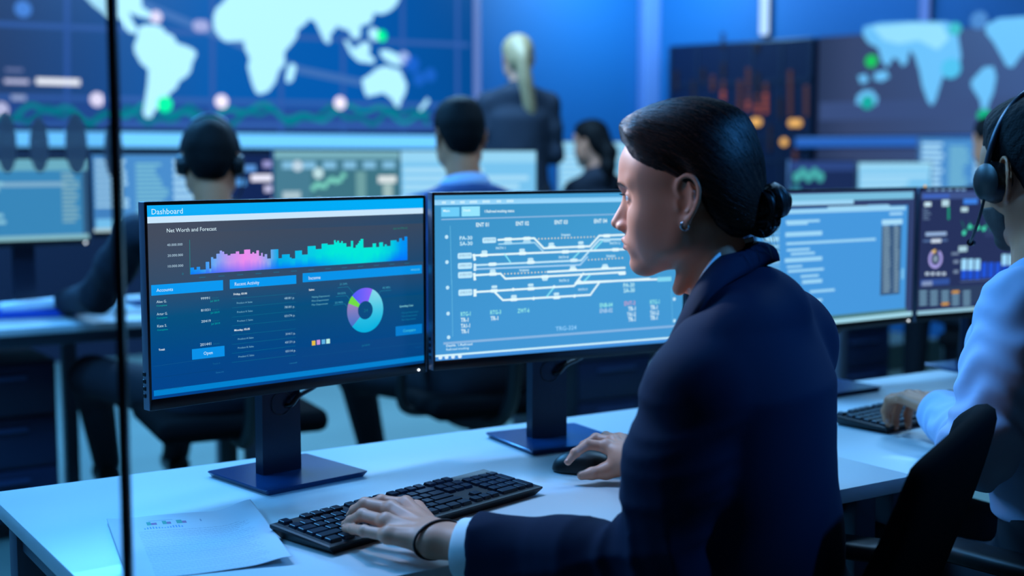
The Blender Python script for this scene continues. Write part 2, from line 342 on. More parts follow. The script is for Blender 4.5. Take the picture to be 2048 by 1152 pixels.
# ================================================================ desks
DZ = .74
def desk(label, x0, x1, y0, y1, legs, name='desk', z=DZ, top=None, rails=True):
    d = thing(name, label, 'desk', ((x0 + x1) / 2, (y0 + y1) / 2, 0)); w, dp = x1 - x0, y1 - y0
    bm = bmesh.new(); box(bm, (0, 0, z - .0125), (w, dp, .025), .0022); bobj('tabletop', bm, top or M_white, d, 30)
    if rails:
        bm = bmesh.new()
        box(bm, (0, dp / 2 - .09, z - .05), (w - .1, .04, .045), .003); box(bm, (0, -dp / 2 + .1, z - .05), (w - .1, .04, .045), .003)
        for sx in (-1, 1): box(bm, (sx * (w / 2 - .045), 0, z - .05), (.04, dp - .16, .045), .003)
        bobj('under_frame', bm, M_leg, d, 30)
    for lx, ly in legs:
        bm = bmesh.new(); box(bm, (lx - d.location.x, ly - d.location.y, (z - .027) / 2), (.05, .05, z - .027), .004); bobj('leg', bm, M_leg, d, 30)
    return d
XS = 1.765
desk('white laminate desk under the dashboard and track plan monitors', .434, XS - .001, 1.459, 2.188, [(.475, 2.10), (.475, 1.56), (1.70, 1.53), (1.70, 2.10)])
desk('white laminate desk in front of the man with the headset and light shirt', XS + .001, 3.25, 1.464, 2.19, [(1.815, 1.55), (1.815, 2.1), (3.2, 1.55), (3.2, 2.1)], z=DZ - .004)
desk('white desk of the middle row where the man with headset works', -.9, 1.83, 4.3, 5.1, [(-.85, 4.4), (-.85, 5.0), (1.29, 4.98), (1.78, 4.42)])
desk('white desk of the middle row in front of the man in light blue shirt', 1.832, 3.9, 4.3, 5.1, [(1.885, 4.98), (3.85, 4.38), (3.85, 5.0)])
desk('far desk before the woman with dark hair, on the raised floor', 4.0, 6.2, 6.25, 6.95, [(4.05, 6.3), (6.15, 6.3), (4.05, 6.9), (6.15, 6.9)], z=.9, rails=True)
desk('far right desk carrying three small bright monitors', 4.7, 7.4, 4.35, 5.15, [(4.75, 4.4), (7.35, 4.4), (4.75, 5.1), (7.35, 5.1)])
bm = bmesh.new()
# modesty screens and pedestal
def pedestal(label, x, y, rz=0):
    p = thing('drawer_pedestal', label, 'drawers', (x, y, 0), rz)
    bm = bmesh.new(); box(bm, (0, 0, .33), (.4, .5, .54), .006); bobj('body', bm, mat('pedestal steel', (24, 34, 56), .5), p, 30)
    for k in range(3):
        bm = bmesh.new(); box(bm, (0, -.256, .155 + k * .175), (.385, .014, .165), .004); f = bobj('drawer', bm, mat('drawer front', (28, 44, 78), .45), p, 30)
        bm = bmesh.new(); box(bm, (0, -.268, .2 + k * .175), (.2, .012, .014), .003); bobj('handle', bm, mat('drawer handle', (70, 92, 140), .35, metal=.4), f, 30)
    for sx in (-1, 1):
        for sy in (-1, 1):
            bm = bmesh.new(); cyl(bm, (sx * .16 - .012, sy * .2, .03), (sx * .16 + .012, sy * .2, .03), .03, n=14); box(bm, (sx * .16, sy * .2, .055), (.03, .03, .02)); bobj('caster', bm, M_black, p, 30)
    return p
pedestal('dark drawer pedestal under the middle row desk, seen below the track plan monitor', 3.45, 4.72)
pedestal('dark drawer pedestal under the middle row desk at the left edge, behind the glass', .93, 4.78)
pedestal('dark drawer pedestal in shadow behind the navy jacket', 4.98, 4.72)
# ================================================================ monitors
def boolcut(o, cutter_bm):
    cm = bpy.data.meshes.new('cut'); cutter_bm.to_mesh(cm); cutter_bm.free(); c = bpy.data.objects.new('cut', cm); COL.objects.link(c)
    c.matrix_world = o.matrix_world
    md = o.modifiers.new('b', 'BOOLEAN'); md.operation = 'DIFFERENCE'; md.object = c; md.solver = 'EXACT'
    bpy.context.view_layer.update()
    dg = bpy.context.evaluated_depsgraph_get(); me = bpy.data.meshes.new_from_object(o.evaluated_get(dg))
    o.modifiers.clear(); o.data = me; bpy.data.objects.remove(c); bpy.data.meshes.remove(cm)
def monitor(label, bl, yaw, W=.538, H=.315, deskz=DZ, bot=.017, group=None, detail=True, led=True, yoff=.028):
    """bl: world point of the lower left corner of the front face"""
    uu = np.array([math.cos(yaw), math.sin(yaw), 0]); vv = np.array([-math.sin(yaw), math.cos(yaw), 0])
    c = np.array(bl) + uu * W / 2 + vv * yoff
    t = thing('monitor', label, 'monitor', (c[0], c[1], deskz), yaw, group); z0 = bl[2] - deskz; yf = -yoff
    bm = bmesh.new(); box(bm, (0, yf + .012, z0 + H / 2), (W, .018, H), .0025)
    box(bm, (0, yf + .03, z0 + H / 2), (W * .72, .022, H * .62), .008); bobj('housing', bm, M_black, t, 30)
    # bezel ring on the front
    s, tp = .0038, .0055
    bm = bmesh.new(); yb = yf + .0016
    for (cx, cz, w, h) in ((0, z0 + bot / 2, W - .002, bot), (0, z0 + H - tp / 2, W - .002, tp), (-W / 2 + s / 2 + .0008, z0 + H / 2, s, H - .001), (W / 2 - s / 2 - .0008, z0 + H / 2, s, H - .001)):
        box(bm, (cx, yb, cz), (w, .0032, h), .0008)
    bobj('bezel', bm, M_bezel, t, 30)
    for sx in (-1, 1):
        bm = bmesh.new(); box(bm, (sx * (W / 2 + .0003), yf + .0085, z0 + H / 2), (.0012, .017, H - .001), .0004); bobj('side_trim', bm, mat('grey side trim', (120, 126, 146), .35, metal=.5), t, 30)
    bm = bmesh.new()
    prof = [(-.036, .0), (.036, 0), (.036, .022), (.028, .034), (-.028, .034), (-.036, .022)]
    prism(bm, prof, .006, z0 + H * .55); 
    for v in bm.verts: v.co.y += .012; v.co.x = v.co.x * (1 + .05 * (v.co.z < .1)) - .010
    st = bobj('stand_column', bm, M_stand, t)
    if detail:
        cb = bmesh.new(); cyl(cb, (-.01, -.05, z0 - .026), (-.01, .12, z0 - .026), .0185, n=28); boolcut(st, cb)
        b2 = bmesh.new()
        n = 28
        for k in range(n):
            a0, a1 = 2 * PI * k / n, 2 * PI * (k + 1) / n
            q = []
            for a, r, y in ((a0, .0186, .0105), (a1, .0186, .0105), (a1, .0205, .0105), (a0, .0205, .0105)): q.append(b2.verts.new((r * math.cos(a) - .01, y, z0 - .026 + r * math.sin(a))))
            b2.faces.new(q)
        bmesh.ops.solidify(b2, geom=b2.faces[:], thickness=.001)
        bobj('cable_grommet', b2, mat('grommet grey', (60, 64, 72), .35), st, 40)
        b3 = bmesh.new(); tube(b3, catmull([(.09, .03, z0 + .012), (.06, .012, z0 - .004), (.02, .004, z0 - .016), (.003, .004, z0 - .03), (-.002, .03, z0 - .034), (.0, .07, z0 - .05), (0, .085, z0 - .12), (.0, .09, .012)], 6), .0042, 8); bobj('cable', b3, M_black, t, 60)
    bm = bmesh.new(); r0 = rrect(.2, .185, .006, 3); r1 = rrect(.188, .173, .004, 3)
    a = [bm.verts.new((x, y + .012, .0085)) for x, y in r0]; b = [bm.verts.new((x, y + .012, .0)) for x, y in r1]; e = [bm.verts.new((x * .99, y * .99 + .012, .0095)) for x, y in r0]; n = len(a)
    for i in range(n):
        bm.faces.new((b[i], b[(i + 1) % n], a[(i + 1) % n], a[i])); bm.faces.new((a[i], a[(i + 1) % n], e[(i + 1) % n], e[i]))
    bm.faces.new(e); bm.faces.new(b[::-1]); bobj('stand_base', bm, mat('stand base satin', (8, 58, 104), .2, metal=.3), t, 20)
    if led:
        bm = bmesh.new(); cyl(bm, (W / 2 - .018, yf - .0012, z0 + .006), (W / 2 - .018, yf + .002, z0 + .006), .0021 if detail else .004, n=12); bobj('power_light', bm, emat('white power light', (235, 245, 255), 3), t)
    if detail:
        for k in range(4):
            bm = bmesh.new(); box(bm, (-W / 2 - .0008, yf + .012, z0 + .055 - k * .011), (.003, .008, .006), .0008); bobj('button', bm, M_dark, t)
    p = Picture(np.array(bl) + uu * s + ZZ * bot - vv * .0006 * 0, uu, ZZ, 1.0)
    p.W, p.H = W - 2 * s, H - bot - tp
    def done(boost=1.0, m=None):
        o = p.build('screen', m or vmat('screen picture', 1.0), t); o.rotation_euler = (PI / 2, 0, 0); o.location = (-W / 2 + s, yf + .0012, z0 + bot)
        return o
    p.done = done; p.t = t
    return p
def lerpc(a, b, t): return tuple(a[i] + (b[i] - a[i]) * t for i in range(3))
# ---------------- the dashboard monitor
p = monitor('wide black monitor nearest the viewer showing the Dashboard page with bars and a ring chart', (.6202, 1.9421, .8916), math.radians(10.0), .538, .3144)
W, H = p.W, p.H
stops = [(0, (0, 66, 140)), (.18, (0, 70, 138)), (.42, (2, 80, 128)), (.62, (52, 76, 104)), (.85, (66, 76, 94)), (1, (66, 74, 92))]
for (a, ca), (b, cb) in zip(stops, stops[1:]):
    ca2, cb2 = lerpc(ca, (0, 66, 120), .45), lerpc(cb, (30, 62, 98), .3)
    p.quad([(0, a * H), (W, a * H), (W, b * H), (0, b * H)], [ca, ca2, cb2, cb], 0)
p.quad([(0, H * .942), (W, H * .942), (W, H), (0, H)], (0, 172, 246), 1)
p.quad([(0, H * .909), (W, H * .909), (W, H * .942), (0, H * .942)], (200, 230, 252), 1)
WT = (214, 238, 250); TE = (0, 178, 168); DT = (22, 128, 150); BL = (6, 152, 240)
T = p.text
T('Dashboard', (303.7, 429), 366, 11.3, (205, 240, 255))
for k, x in enumerate((303, 336, 373, 408)): T(('File', 'View', 'Edit', 'Help')[k] if 0 else '.....', (x, 443 - k * 1.3), x + 11, 2, (236, 248, 255))
T('Net Worth and Forecast', (334, 465), 433.5, 8, WT)
for s_, y, xa, xb in (('40.000.000', 492.5, 334.6, 365.4), ('20.000.000', 513.8, 335.6, 366.3), ('10.000.000', 535.2, 336.3, 366.9)): T(s_, (xa, y), xb, 5, (176, 206, 226))
T('0', (364.5, 550), 367.5, 4.5, DT)
p.line([(379.8, 480), (380.8, 549)], .0006, (16, 150, 150), 2)
T('Jan to March', (787, 458.5), 815, 3.4, (10, 140, 116))
bars = [(530, 565, 745), (565, 590, 765), (590, 623, 738), (623, 678, 765), (678, 712, 690), (712, 730, 755), (730, 752, 645), (752, 782, 660), (782, 815, 612), (815, 838, 582), (838, 858, 592), (858, 890, 615), (890, 918, 628), (918, 970, 612), (970, 1002, 590), (1002, 1050, 615), (1050, 1108, 572), (1108, 1128, 612), (1128, 1145, 598), (1145, 1167, 610), (1167, 1192, 580), (1192, 1212, 632), (1212, 1228, 605), (1228, 1246, 640), (1246, 1270, 616), (1270, 1305, 658), (1305, 1378, 570), (1378, 1412, 655)] + \
    [(x0 + 1392, x1 + 1392, y) for x0, x1, y in ((20, 95, 618), (95, 112, 648), (112, 147, 658), (147, 213, 582), (213, 268, 620), (268, 345, 538), (345, 402, 567), (402, 460, 515), (460, 522, 525), (522, 538, 482), (538, 552, 503), (552, 570, 487), (570, 592, 508), (592, 606, 490), (606, 640, 512), (640, 684, 545), (684, 705, 488), (705, 730, 556), (730, 748, 528), (748, 762, 512), (762, 778, 488), (778, 803, 470), (803, 892, 552), (892, 925, 513), (925, 955, 548), (955, 992, 503), (992, 1008, 542), (1008, 1028, 522), (1028, 1065, 538), (1065, 1123, 483), (1123, 1147, 498), (1147, 1175, 463), (1175, 1198, 485), (1198, 1225, 447))]
ct = [(530, (0, 140, 245)), (640, (40, 150, 245)), (760, (110, 170, 245)), (900, (190, 150, 240)), (1050, (236, 140, 238)), (1180, (220, 150, 240)), (1290, (130, 170, 240)), (1380, (0, 170, 230)), (1560, (10, 190, 236)), (1760, (0, 214, 224)), (1900, (0, 232, 216)), (2330, (0, 232, 216)), (2480, (0, 200, 226)), (2560, (0, 150, 245)), (2640, (0, 140, 250))]
cbm = [(530, (0, 120, 250)), (760, (70, 110, 250)), (1050, (150, 110, 245)), (1200, (100, 120, 250)), (1380, (0, 120, 250)), (1700, (0, 140, 250)), (1950, (0, 200, 235)), (2200, (0, 225, 222)), (2400, (0, 180, 235)), (2500, (0, 110, 250)), (2640, (0, 120, 250))]
def cat_(st, x):
    for (a, ca), (b, cb) in zip(st, st[1:]):
        if a <= x <= b: return lerpc(ca, cb, (x - a) / (b - a))
    return st[-1][1]
_, vb = p.px(380.6, 549.2)
for x0, x1, y in bars:
    for k in range(2):
        a, b = x0 + (x1 - x0) * k / 2, x0 + (x1 - x0) * (k + 1) / 2
        u0, _ = p.px(270 + a / 4.8, 500); u1, _ = p.px(270 + b / 4.8, 500); _, vt = p.px(270 + (x0 + x1) / 2 / 4.8, 380 + y / 4.8)
        vm = vb + (vt - vb) * .55
        p.quad([(u0, vb), (u1, vb), (u1, vm), (u0, vm)], [cat_(cbm, a), cat_(cbm, b), cat_(ct, b), cat_(ct, a)], 2)
        p.quad([(u0, vm), (u1, vm), (u1, vt), (u0, vt)], [cat_(ct, a), cat_(ct, b), cat_(ct, b), cat_(ct, a)], 2)
for k in range(13): p.quad([(vx := .085 + k * .0335, vb - .0062), (vx + .011, vb - .0062), (vx + .011, vb - .0048), (vx, vb - .0048)], (34, 100, 134), 2)
p.rect((302.8, 570.5), (447, 580.6), BL, 1); p.rect((460, 559.6), (593.3, 567.5), BL, 1); p.rect((605.8, 546.7), (844.5, 546.7), (6, 146, 232), 1)
T('Accounts', (313.4, 584), 346.4, 6.8, WT); T('Recent Activity', (470, 571.7), 519, 6.8, WT); T('Income', (617.7, 559.6), 641.3, 6.8, WT); T('09:22:23', (822, 541.5), 839.6, 3.3, (120, 220, 225))
for nm, x0, x1, y, v_, xv0, xv1, yv in (('Alex G.', 313.4, 333.7, 606.4, '99991', 402, 420, 599.8), ('Artur G.', 314, 335.6, 631, '81031', 402.4, 420.7, 623.3), ('Kate S.', 315, 334, 655, '20419', 403.1, 421.9, 645.5)):
    T(nm, (x0, y), x1, 5.2, (190, 220, 236)); T('Complete', (x0, y + 7), x0 + 21, 3.2, TE); T(v_, (xv0, yv), xv1, 5, (190, 220, 236)); T('Jul 2019', (xv1 + .8, yv + 4.2), xv1 + 18.5, 3.5, TE); T('00:00', (xv1 + 4, yv - 2.2), xv1 + 17, 2.6, (22, 108, 132))
T('Total:', (317.6, 701.8), 330.2, 3.8, (225, 240, 250), bold=True); T('201441', (400.8, 692.4), 422.8, 5.6, (190, 220, 236)); T('00:00', (427, 689.5), 439.5, 2.6, (22, 108, 140))
p.rect((384.4, 698.7), (450, 712.3), (8, 144, 232), 1); T('Open', (407.8, 710), 425.8, 6.4, (205, 240, 255))
T('Tools 4', (425.5, 729.5), 440.5, 3, (26, 108, 150)); T('Search', (432, 746.8), 448, 3, (36, 120, 170)); T('Customise analytics', (318, 781.5), 366, 3.6, (16, 98, 146))
p.line([(308, 733), (446, 713.5)], .0004, (22, 92, 140), 1); p.line([(310, 756), (448, 738)], .0004, (8, 60, 110), 1); p.line([(605, 713), (846, 686)], .0004, (18, 88, 136), 1); p.line([(605, 736), (846, 706)], .0004, (8, 60, 112), 1)
for lab, x0, x1, y in (('Friday, 03.06', 467.6, 494.5, 590.5), ('Monday, 03.05', 469.2, 500, 662.6)): T(lab, (x0, y), x1, 3.8, (225, 242, 250), bold=True)
for (lab, x0, x1, y) in (('Product A Sales', 473.9, 505, 608), ('Product K Sales', 474.6, 505.5, 626), ('Product C Sales', 475, 506.2, 644), ('Product A Sales', 476.2, 507.4, 680), ('Product K Sales', 476.2, 507.9, 697.8), ('Product C Sales', 477.4, 508.6, 715.4)): T(lab, (x0, y), x1, 3.5, (120, 186, 214))
for (lab, x0, x1, y) in (('48181 p.', 569, 589.5, 599), ('78181 p.', 569.4, 590, 616.9), ('03174 p.', 569.4, 590.6, 634.4), ('31411 p.', 571.5, 591, 670.4), ('65131 p.', 570.8, 591.5, 687), ('03114 p.', 571.5, 591.7, 705)): T(lab, (x0, y), x1, 4.4, (160, 206, 228))
for ya, yb in ((597.5, 586.7), (615.8, 603.8), (634.5, 621.9), (652, 639.2), (670.6, 657.5), (689, 674.6), (707, 691.7), (725, 710)): p.line([(464.5, ya), (592, yb)], .0004, (14, 118, 148), 2)
T('cancel', (579, 728), 594, 2.6, (40, 140, 180))
# ring chart
cx, cy = p.px(731.25, 620.4); R1 = .0382; R0 = .0156
def ring(a0, a1, f):
    n = max(3, int(abs(a1 - a0) / 5))
    for i in range(n):
        q = []; cs = []
        for a in (a0 + (a1 - a0) * i / n, a0 + (a1 - a0) * (i + 1) / n):
            a = math.radians(a); q.append((math.cos(a), math.sin(a)))
        P4 = [(cx + q[0][0] * R0, cy + q[0][1] * R0), (cx + q[0][0] * R1, cy + q[0][1] * R1), (cx + q[1][0] * R1, cy + q[1][1] * R1), (cx + q[1][0] * R0, cy + q[1][1] * R0)]
        p.quad(P4, [f((x - cx) / R1, (y - cy) / R1) for x, y in P4], 2)
ring(65.5, 136, lambda x, y: lerpc((76, 92, 250), (150, 100, 245), min(1, max(0, (x + .7) / 1.2))))
ring(136, 158, lambda x, y: (112, 220, 62))
ring(158, 223, lambda x, y: lerpc((62, 112, 200), (156, 130, 186), min(1, max(0, (y + .7) / 1.0))))
ring(-137, 65.5, lambda x, y: lerpc((0, 176, 222), (130, 216, 232), min(1, max(0, (y + .8) / 1.5))))
T('24', (728, 624), 736, 6, (20, 118, 140))
for lab, x0, x1, y, pts in (('21.34%', 679.8, 695, 570.4, [(676, 575.6), (696.5, 573.5), (708, 588)]), ('04.55%', 675.6, 692, 589.2, [(672.5, 593.3), (694, 591.2), (701, 600)]), ('23.98%', 670, 686.5, 607.5, [(668, 610.6), (690, 607.7), (696, 615)]), ('42.98%', 765.2, 781, 577.7, [(783, 580.4), (762, 582), (758, 587.5)])):
    T(lab, (x0, y), x1, 3.8, (70, 168, 196)); p.line(pts, .0004, (30, 150, 178), 2)
T('Sales:', (618, 581.5), 629.4, 3.4, (235, 245, 250), bold=True); T('Spending Cost', (799.6, 614.6), 826.7, 3.4, (130, 214, 224), bold=True)
for k, lab in enumerate(('Making Department', 'Pilot Department', 'Plan Department')):
    T(lab, (624, 596 + 7.7 * k), 660 - 2 * k, 3.4, (104, 184, 206)); T(lab, (803.8, 627.4 + 7 * k), 837 - 2.5 * k, 3.1, (20, 128, 164))
p.rect((791.9, 653.3), (844.8, 666.3), (4, 124, 206), 1); T('Compare', (806.5, 664.6), 831.5, 5.6, (70, 204, 224))
for a, b, c in (((624.2, 681.9), (631.3, 690.4), (226, 190, 66)), ((634, 680.2), (640.8, 689), (200, 150, 220)), ((643.8, 679.4), (651, 687.7), (92, 176, 226)), ((653, 678.3), (660.4, 686.7), (180, 236, 230))): p.rect(a, b, c, 2)
T('Jul 2019', (724, 693), 739.6, 3.4, (26, 134, 164)); T('1234', (832, 696), 843, 2.4, (10, 90, 150))
p.quad([(.004, H * .0045 + .0035), (W, H * .0045 + .0035), (W, .0135), (.004, .0135)], (0, 128, 206), 1)
p.done()
# ---------------- the track plan monitor
p = monitor('black monitor with pale blue track plan page, in front of the dark haired woman', (1.141, 1.9951, .9000), math.radians(-4.67), .538, .3118)
W, H = p.W, p.H
p.quad([(0, 0), (W, 0), (W, H), (0, H)], [(66, 150, 214), (66, 150, 210), (66, 158, 208), (58, 146, 198)], 0)
c5 = lambda x, y: (850 + x / 5.12, 370 + y / 5.12); c6 = lambda x, y: (850 + x / 3.793, 560 + y / 3.793)
LB = (150, 214, 252); WH = (226, 250, 255); T = p.text
p.quad([(0, H * .82 + .042), (W, H * .82 + .042), (W, H * .82 + .052), (0, H * .82 + .052)], (72, 160, 214), 1)
v1 = p.px(*c5(95, 208))[1]; v2 = p.px(*c5(95, 152))[1]
p.quad([(0, v1), (W, v1), (W, v2), (0, v2)], LB, 1)
for x0, x1 in ((175, 215), (268, 305), (362, 408), (460, 535), (590, 665), (735, 780), (838, 908)): p.line([c5(x0 + 6, 180 - (x0 - 175) * .022), c5(x1 - 6, 180 - (x1 - 175) * .022)], .0044, (196, 236, 255), 2)
p.rect(c5(168, 230), c5(355, 322), (110, 206, 250), 1); p.rect(c5(377, 222), c5(564, 318), (150, 230, 255), 1)
T('Main', c5(188, 276), c5(255, 0)[0], 4.6, WH, bold=True); T('Details', c5(395, 271), c5(468, 0)[0], 4.6, WH, bold=True); T('1.Railroad tracking status', c5(612, 283), c5(915, 0)[0], 5.4, WH, bold=True)
p.line([c5(172, 354), c5(1960, 300)], .0022, (140, 186, 226), 1)
for s_, x0, x1, y in (('ENT 01', 525, 655, 428), ('ENT 02', 932, 1066, 415), ('ENT 03', 1328, 1462, 402), ('ENT 04', 1733, 1865, 390)): T(s_, c5(x0, y), c5(x1, 0)[0], 8, WH, bold=True)
T('PA-30', c5(356, 563), c5(486, 0)[0], 7.4, (200, 240, 255), bold=True); T('SA-30', c5(358, 620), c5(488, 0)[0], 7.4, (200, 240, 255), bold=True)
for (a, b) in (((590, 540), (730, 592)), ((336, 698), (482, 752)), ((338, 800), (484, 856)), ((340, 893), (486, 950))):
    x0, y1 = p.px(*c5(*a)); x1, y0 = p.px(*c5(*b)); p.poly(rrect(x1 - x0, y1 - y0, .0025, 3, (x0 + x1) / 2, (y0 + y1) / 2), (190, 234, 255), 2, pix=False)
    T('(10)1/10', c5(a[0] + 18, b[1] - 20), c5(b[0] - 12, 0)[0], 4, (84, 136, 176), 3)
L_ = lambda pts, w=.0036, c=WH, lay=3, cc=c5: p.line([cc(*q) for q in pts], w, c, lay)
L_([(750, 562), (1120, 545), (1218, 648), (1690, 628), (1785, 520), (2048, 510)])
L_([(755, 606), (1125, 590), (1212, 680)], .0028, (160, 214, 244))
L_([(500, 722), (2048, 658)]); L_([(505, 822), (1600, 772), (1680, 680), (1790, 560), (2048, 555)], .0034, (190, 232, 252))
L_([(510, 824), (515, 862), (1590, 818), (1665, 735)], .003, (160, 208, 244))
L_([(505, 925), (775, 908), (825, 960), (2048, 892)]); L_([(1255, 890), (2048, 848)])
L_([(1545, 1010), (2300, 960)]); L_([(1540, 1010), (1625, 905)]); L_([(500, 715), (510, 765)], .005); L_([(512, 815), (512, 870)], .005); L_([(505, 910), (512, 968)], .005)
L_([(815, 706), (875, 790)], .0026, (130, 226, 246)); L_([(1520, 750), (1580, 690)], .0026, (130, 226, 246)); L_([(1740, 655), (1815, 575)], .003, (130, 226, 246)); L_([(1630, 985), (1690, 925)], .003, (130, 226, 246))
for (xa, ya, xb, yb) in ((1150, 552, 1750, 530), (1660, 768, 2040, 746), (800, 912, 1250, 890)):
    n = int((xb - xa) / 33)
    for i in range(n): t = (i + .5) / n; p.disc(c5(xa + (xb - xa) * t, ya + (yb - ya) * t), .0014, (236, 232, 200), 3, 8)
def blob(x, y, c=WH, w=.017, h=.006, cc=c5):
    ux, vy = p.px(*cc(x, y)); p.poly(rrect(w, h, h * .48, 3, ux, vy), c, 3, pix=False)
for x, y in ((852, 556), (1045, 548), (1298, 638), (1600, 632), (1862, 520), (605, 718), (1000, 700), (1438, 684), (1952, 662), (692, 812), (1085, 792), (1525, 772), (698, 912), (1518, 868), (1845, 850), (1230, 940), (2020, 905)): blob(x, y)
for x, y in ((852, 594), (1045, 585), (1862, 568)): blob(x, y, (170, 220, 246))
for x, y in ((610, 686), (995, 668), (1082, 762), (695, 880), (1295, 606), (1597, 592), (1230, 965), (1515, 838), (1845, 825)): blob(x, y, (190, 232, 250), .012, .0055)
for s_, x0, x1, y in (('PATH 1', 728, 826, 660), ('Impass', 1398, 1490, 522), ('PATH 8', 1372, 1470, 754), ('PATH 2', 1895, 2000, 610), ('Impass', 1860, 1950, 738), ('Impass', 970, 1066, 884), ('PATH 5', 1376, 1475, 994)): T(s_, c5(x0, y), c5(x1, 0)[0], 5, (200, 238, 252), bold=True)
for x, y in ((222, 532), (226, 790)): p.disc(c5(x, y), .0034, (190, 232, 252), 3)
for x, y in ((172, 58), (176, 255), (180, 435), (1892, 145), (1894, 310)): p.disc(c6(x, y), .0034, (190, 232, 252), 3)
p.line([c5(260, 420), c5(275, 1020)], .0012, (96, 180, 224), 1); p.line([c6(205, 0), c6(212, 430)], .0012, (96, 180, 224), 1); p.line([c6(1872, 60), c6(1880, 330)], .0012, (96, 180, 224), 1)
x0, y1 = p.px(*c6(255, 74)); x1, y0 = p.px(*c6(360, 116)); p.poly(rrect(x1 - x0, y1 - y0, .0025, 3, (x0 + x1) / 2, (y0 + y1) / 2), (190, 234, 255), 2, pix=False); T('(10)1/10', c6(268, 103), c6(352, 0)[0], 4, (84, 136, 176), 3)
l6 = lambda pts, w=.0036, c=WH: L_(pts, w, c, 3, c6)
l6([(380, 92), (1130, 45), (1180, 5)]); l6([(1150, 18), (1760, -5)]); l6([(530, 92), (592, 153), (1255, 113), (1330, 10)]); l6([(925, 125), (975, 62)], .003, (130, 226, 246)); l6([(380, 78), (380, 118)], .006)
for x, y in ((525, 82), (805, 66), (675, 148), (1000, 132)): blob(x, y, WH, .016, .006, c6)
for x, y in ((527, 52), (803, 38), (675, 124), (998, 106)): blob(x, y, (190, 232, 250), .012, .005, c6)
for x, y in ((670, 72), (980, 52), (825, 140), (1135, 122)): p.disc(c6(x, y), .003, WH, 3)
G = (150, 236, 232)
for s_, x0, x1, y, c in (('RTG-1', 272, 347, 275, G), ('TR-1', 272, 330, 320, WH), ('TA1-1', 272, 342, 365, WH), ('TR-1', 275, 332, 407, WH), ('RTG-3', 496, 578, 262, G), ('TR-1', 498, 556, 308, WH), ('ZWT-6', 703, 793, 250, G), ('ENB-04', 1327, 1424, 208, G), ('ENB-02', 1327, 1424, 250, (176, 210, 240)), ('ENT-3', 1513, 1596, 194, (196, 158, 196)), ('TR-1', 1542, 1598, 235, WH), ('TA1-2', 1534, 1600, 278, WH), ('TR-1', 1542, 1598, 316, WH), ('RTG-1', 1708, 1780, 184, G), ('TR-1', 1710, 1764, 225, WH), ('TA1-2', 1708, 1775, 267, WH), ('TR-1', 1710, 1764, 304, WH), ('PA-30', 1506, 1590, 56, (190, 240, 246)), ('SA-30', 1508, 1592, 96, (190, 240, 246)), ('TRG-324', 992, 1150, 386, (140, 204, 250)), ('Dashb. 1.Railroad', 162, 360, 508, (210, 240, 255)), ('Railroad tracking', 162, 334, 536, (190, 230, 250)), ('PATH 5', 1164, 1234, 82, (200, 238, 252))):
    T(s_, c6(x0, y), c6(x1, 0)[0], 8.2 if y not in (508, 536, 82) else 4.4, c, bold=True)
p.rect(c6(1765, -20), c6(1870, 8), (130, 214, 240), 2)
p.line([c6(146, 482), c6(1905, 350)], .0042, (136, 182, 226), 1)
p.quad([(0, p.px(*c6(92, 585))[1]), (W, p.px(*c6(92, 585))[1]), (W, p.px(*c6(92, 570))[1]), (0, p.px(*c6(92, 570))[1])], (206, 244, 255), 2)
p.quad([(0, 0), (W, 0), (W, p.px(*c6(92, 585))[1]), (0, p.px(*c6(92, 585))[1])], (64, 142, 218), 1)
for x in (118, 165, 214, 266): ux, vy = p.px(*c6(x, 588 - (x - 118) * .06)); p.poly(rrect(.0072, .0068, .0022, 2, ux, vy), (214, 240, 255), 2, pix=False)
p.done()
# ---------------- code monitor behind the bun, and the dark analytics monitor
p = monitor('monitor with bright code lines on blue, behind the hair bun', (2.0047, 2.1038, .8767), math.radians(1.88), .538, .325, deskz=DZ - .004)
W, H = p.W, p.H; c8 = lambda x, y: (1500 + x / 2.504, 360 + y / 2.504); T = p.text
p.quad([(0, 0), (W, 0), (W, H), (0, H)], (50, 66, 112), 0)
q = lambda a, b, c, d, col, lay=1: p.quad([(W * a, H * b), (W * c, H * b), (W * c, H * d), (W * a, H * d)], col, lay)
q(0, .93, .985, .985, (120, 190, 224)); q(0, .05, .95, .88, (70, 152, 222)); q(0, .0, 1, .035, (160, 214, 232), 2); q(0, .035, .96, .065, (76, 124, 132), 2)
def bar(x0, x1, y, h=14, c=(156, 214, 248), lay=3): 
    u0, v0 = p.px(*c8(x0, y)); u1, _ = p.px(*c8(x1, y)); hh = h / 2.504 / 960
    p.quad([(u0, v0 - hh / 2), (u1, v0 - hh / 2), (u1, v0 + hh / 2), (u0, v0 + hh / 2)], c, lay)
for x0, x1, y, h in ((200, 520, 118, 24), (390, 700, 140, 14), (180, 780, 160, 22), (180, 350, 210, 14), (185, 290, 222, 12), (178, 362, 274, 24), (182, 630, 320, 14), (185, 300, 352, 13), (205, 325, 372, 13), (175, 362, 404, 22), (185, 262, 436, 11), (190, 370, 458, 14), (255, 345, 484, 13), (262, 362, 512, 20), (300, 425, 560, 14), (330, 362, 604, 16), (75, 145, 300, 26), (75, 145, 335, 12), (80, 140, 366, 12), (110, 150, 408, 16)): bar(x0, x1, y, h)
for k in range(13): bar(60, 150, 210 + k * 20, 8, (120, 180, 214))
bar(662, 764, 212, 28, (170, 222, 250))
x0, y1 = p.px(*c8(662, 230)); x1, y0 = p.px(*c8(750, 570)); p.quad([(x0, y0), (x1, y0), (x1, y1), (x0, y1)], (60, 92, 130), 2)
for k in range(19):
    bar(668, 668 + 30 + (k * 7) % 6, 236 + k * 18 - 3, 9, (140, 172, 190)); bar(722, 742 + (k * 5) % 6, 234 + k * 18 - 3, 9, (140, 172, 190))
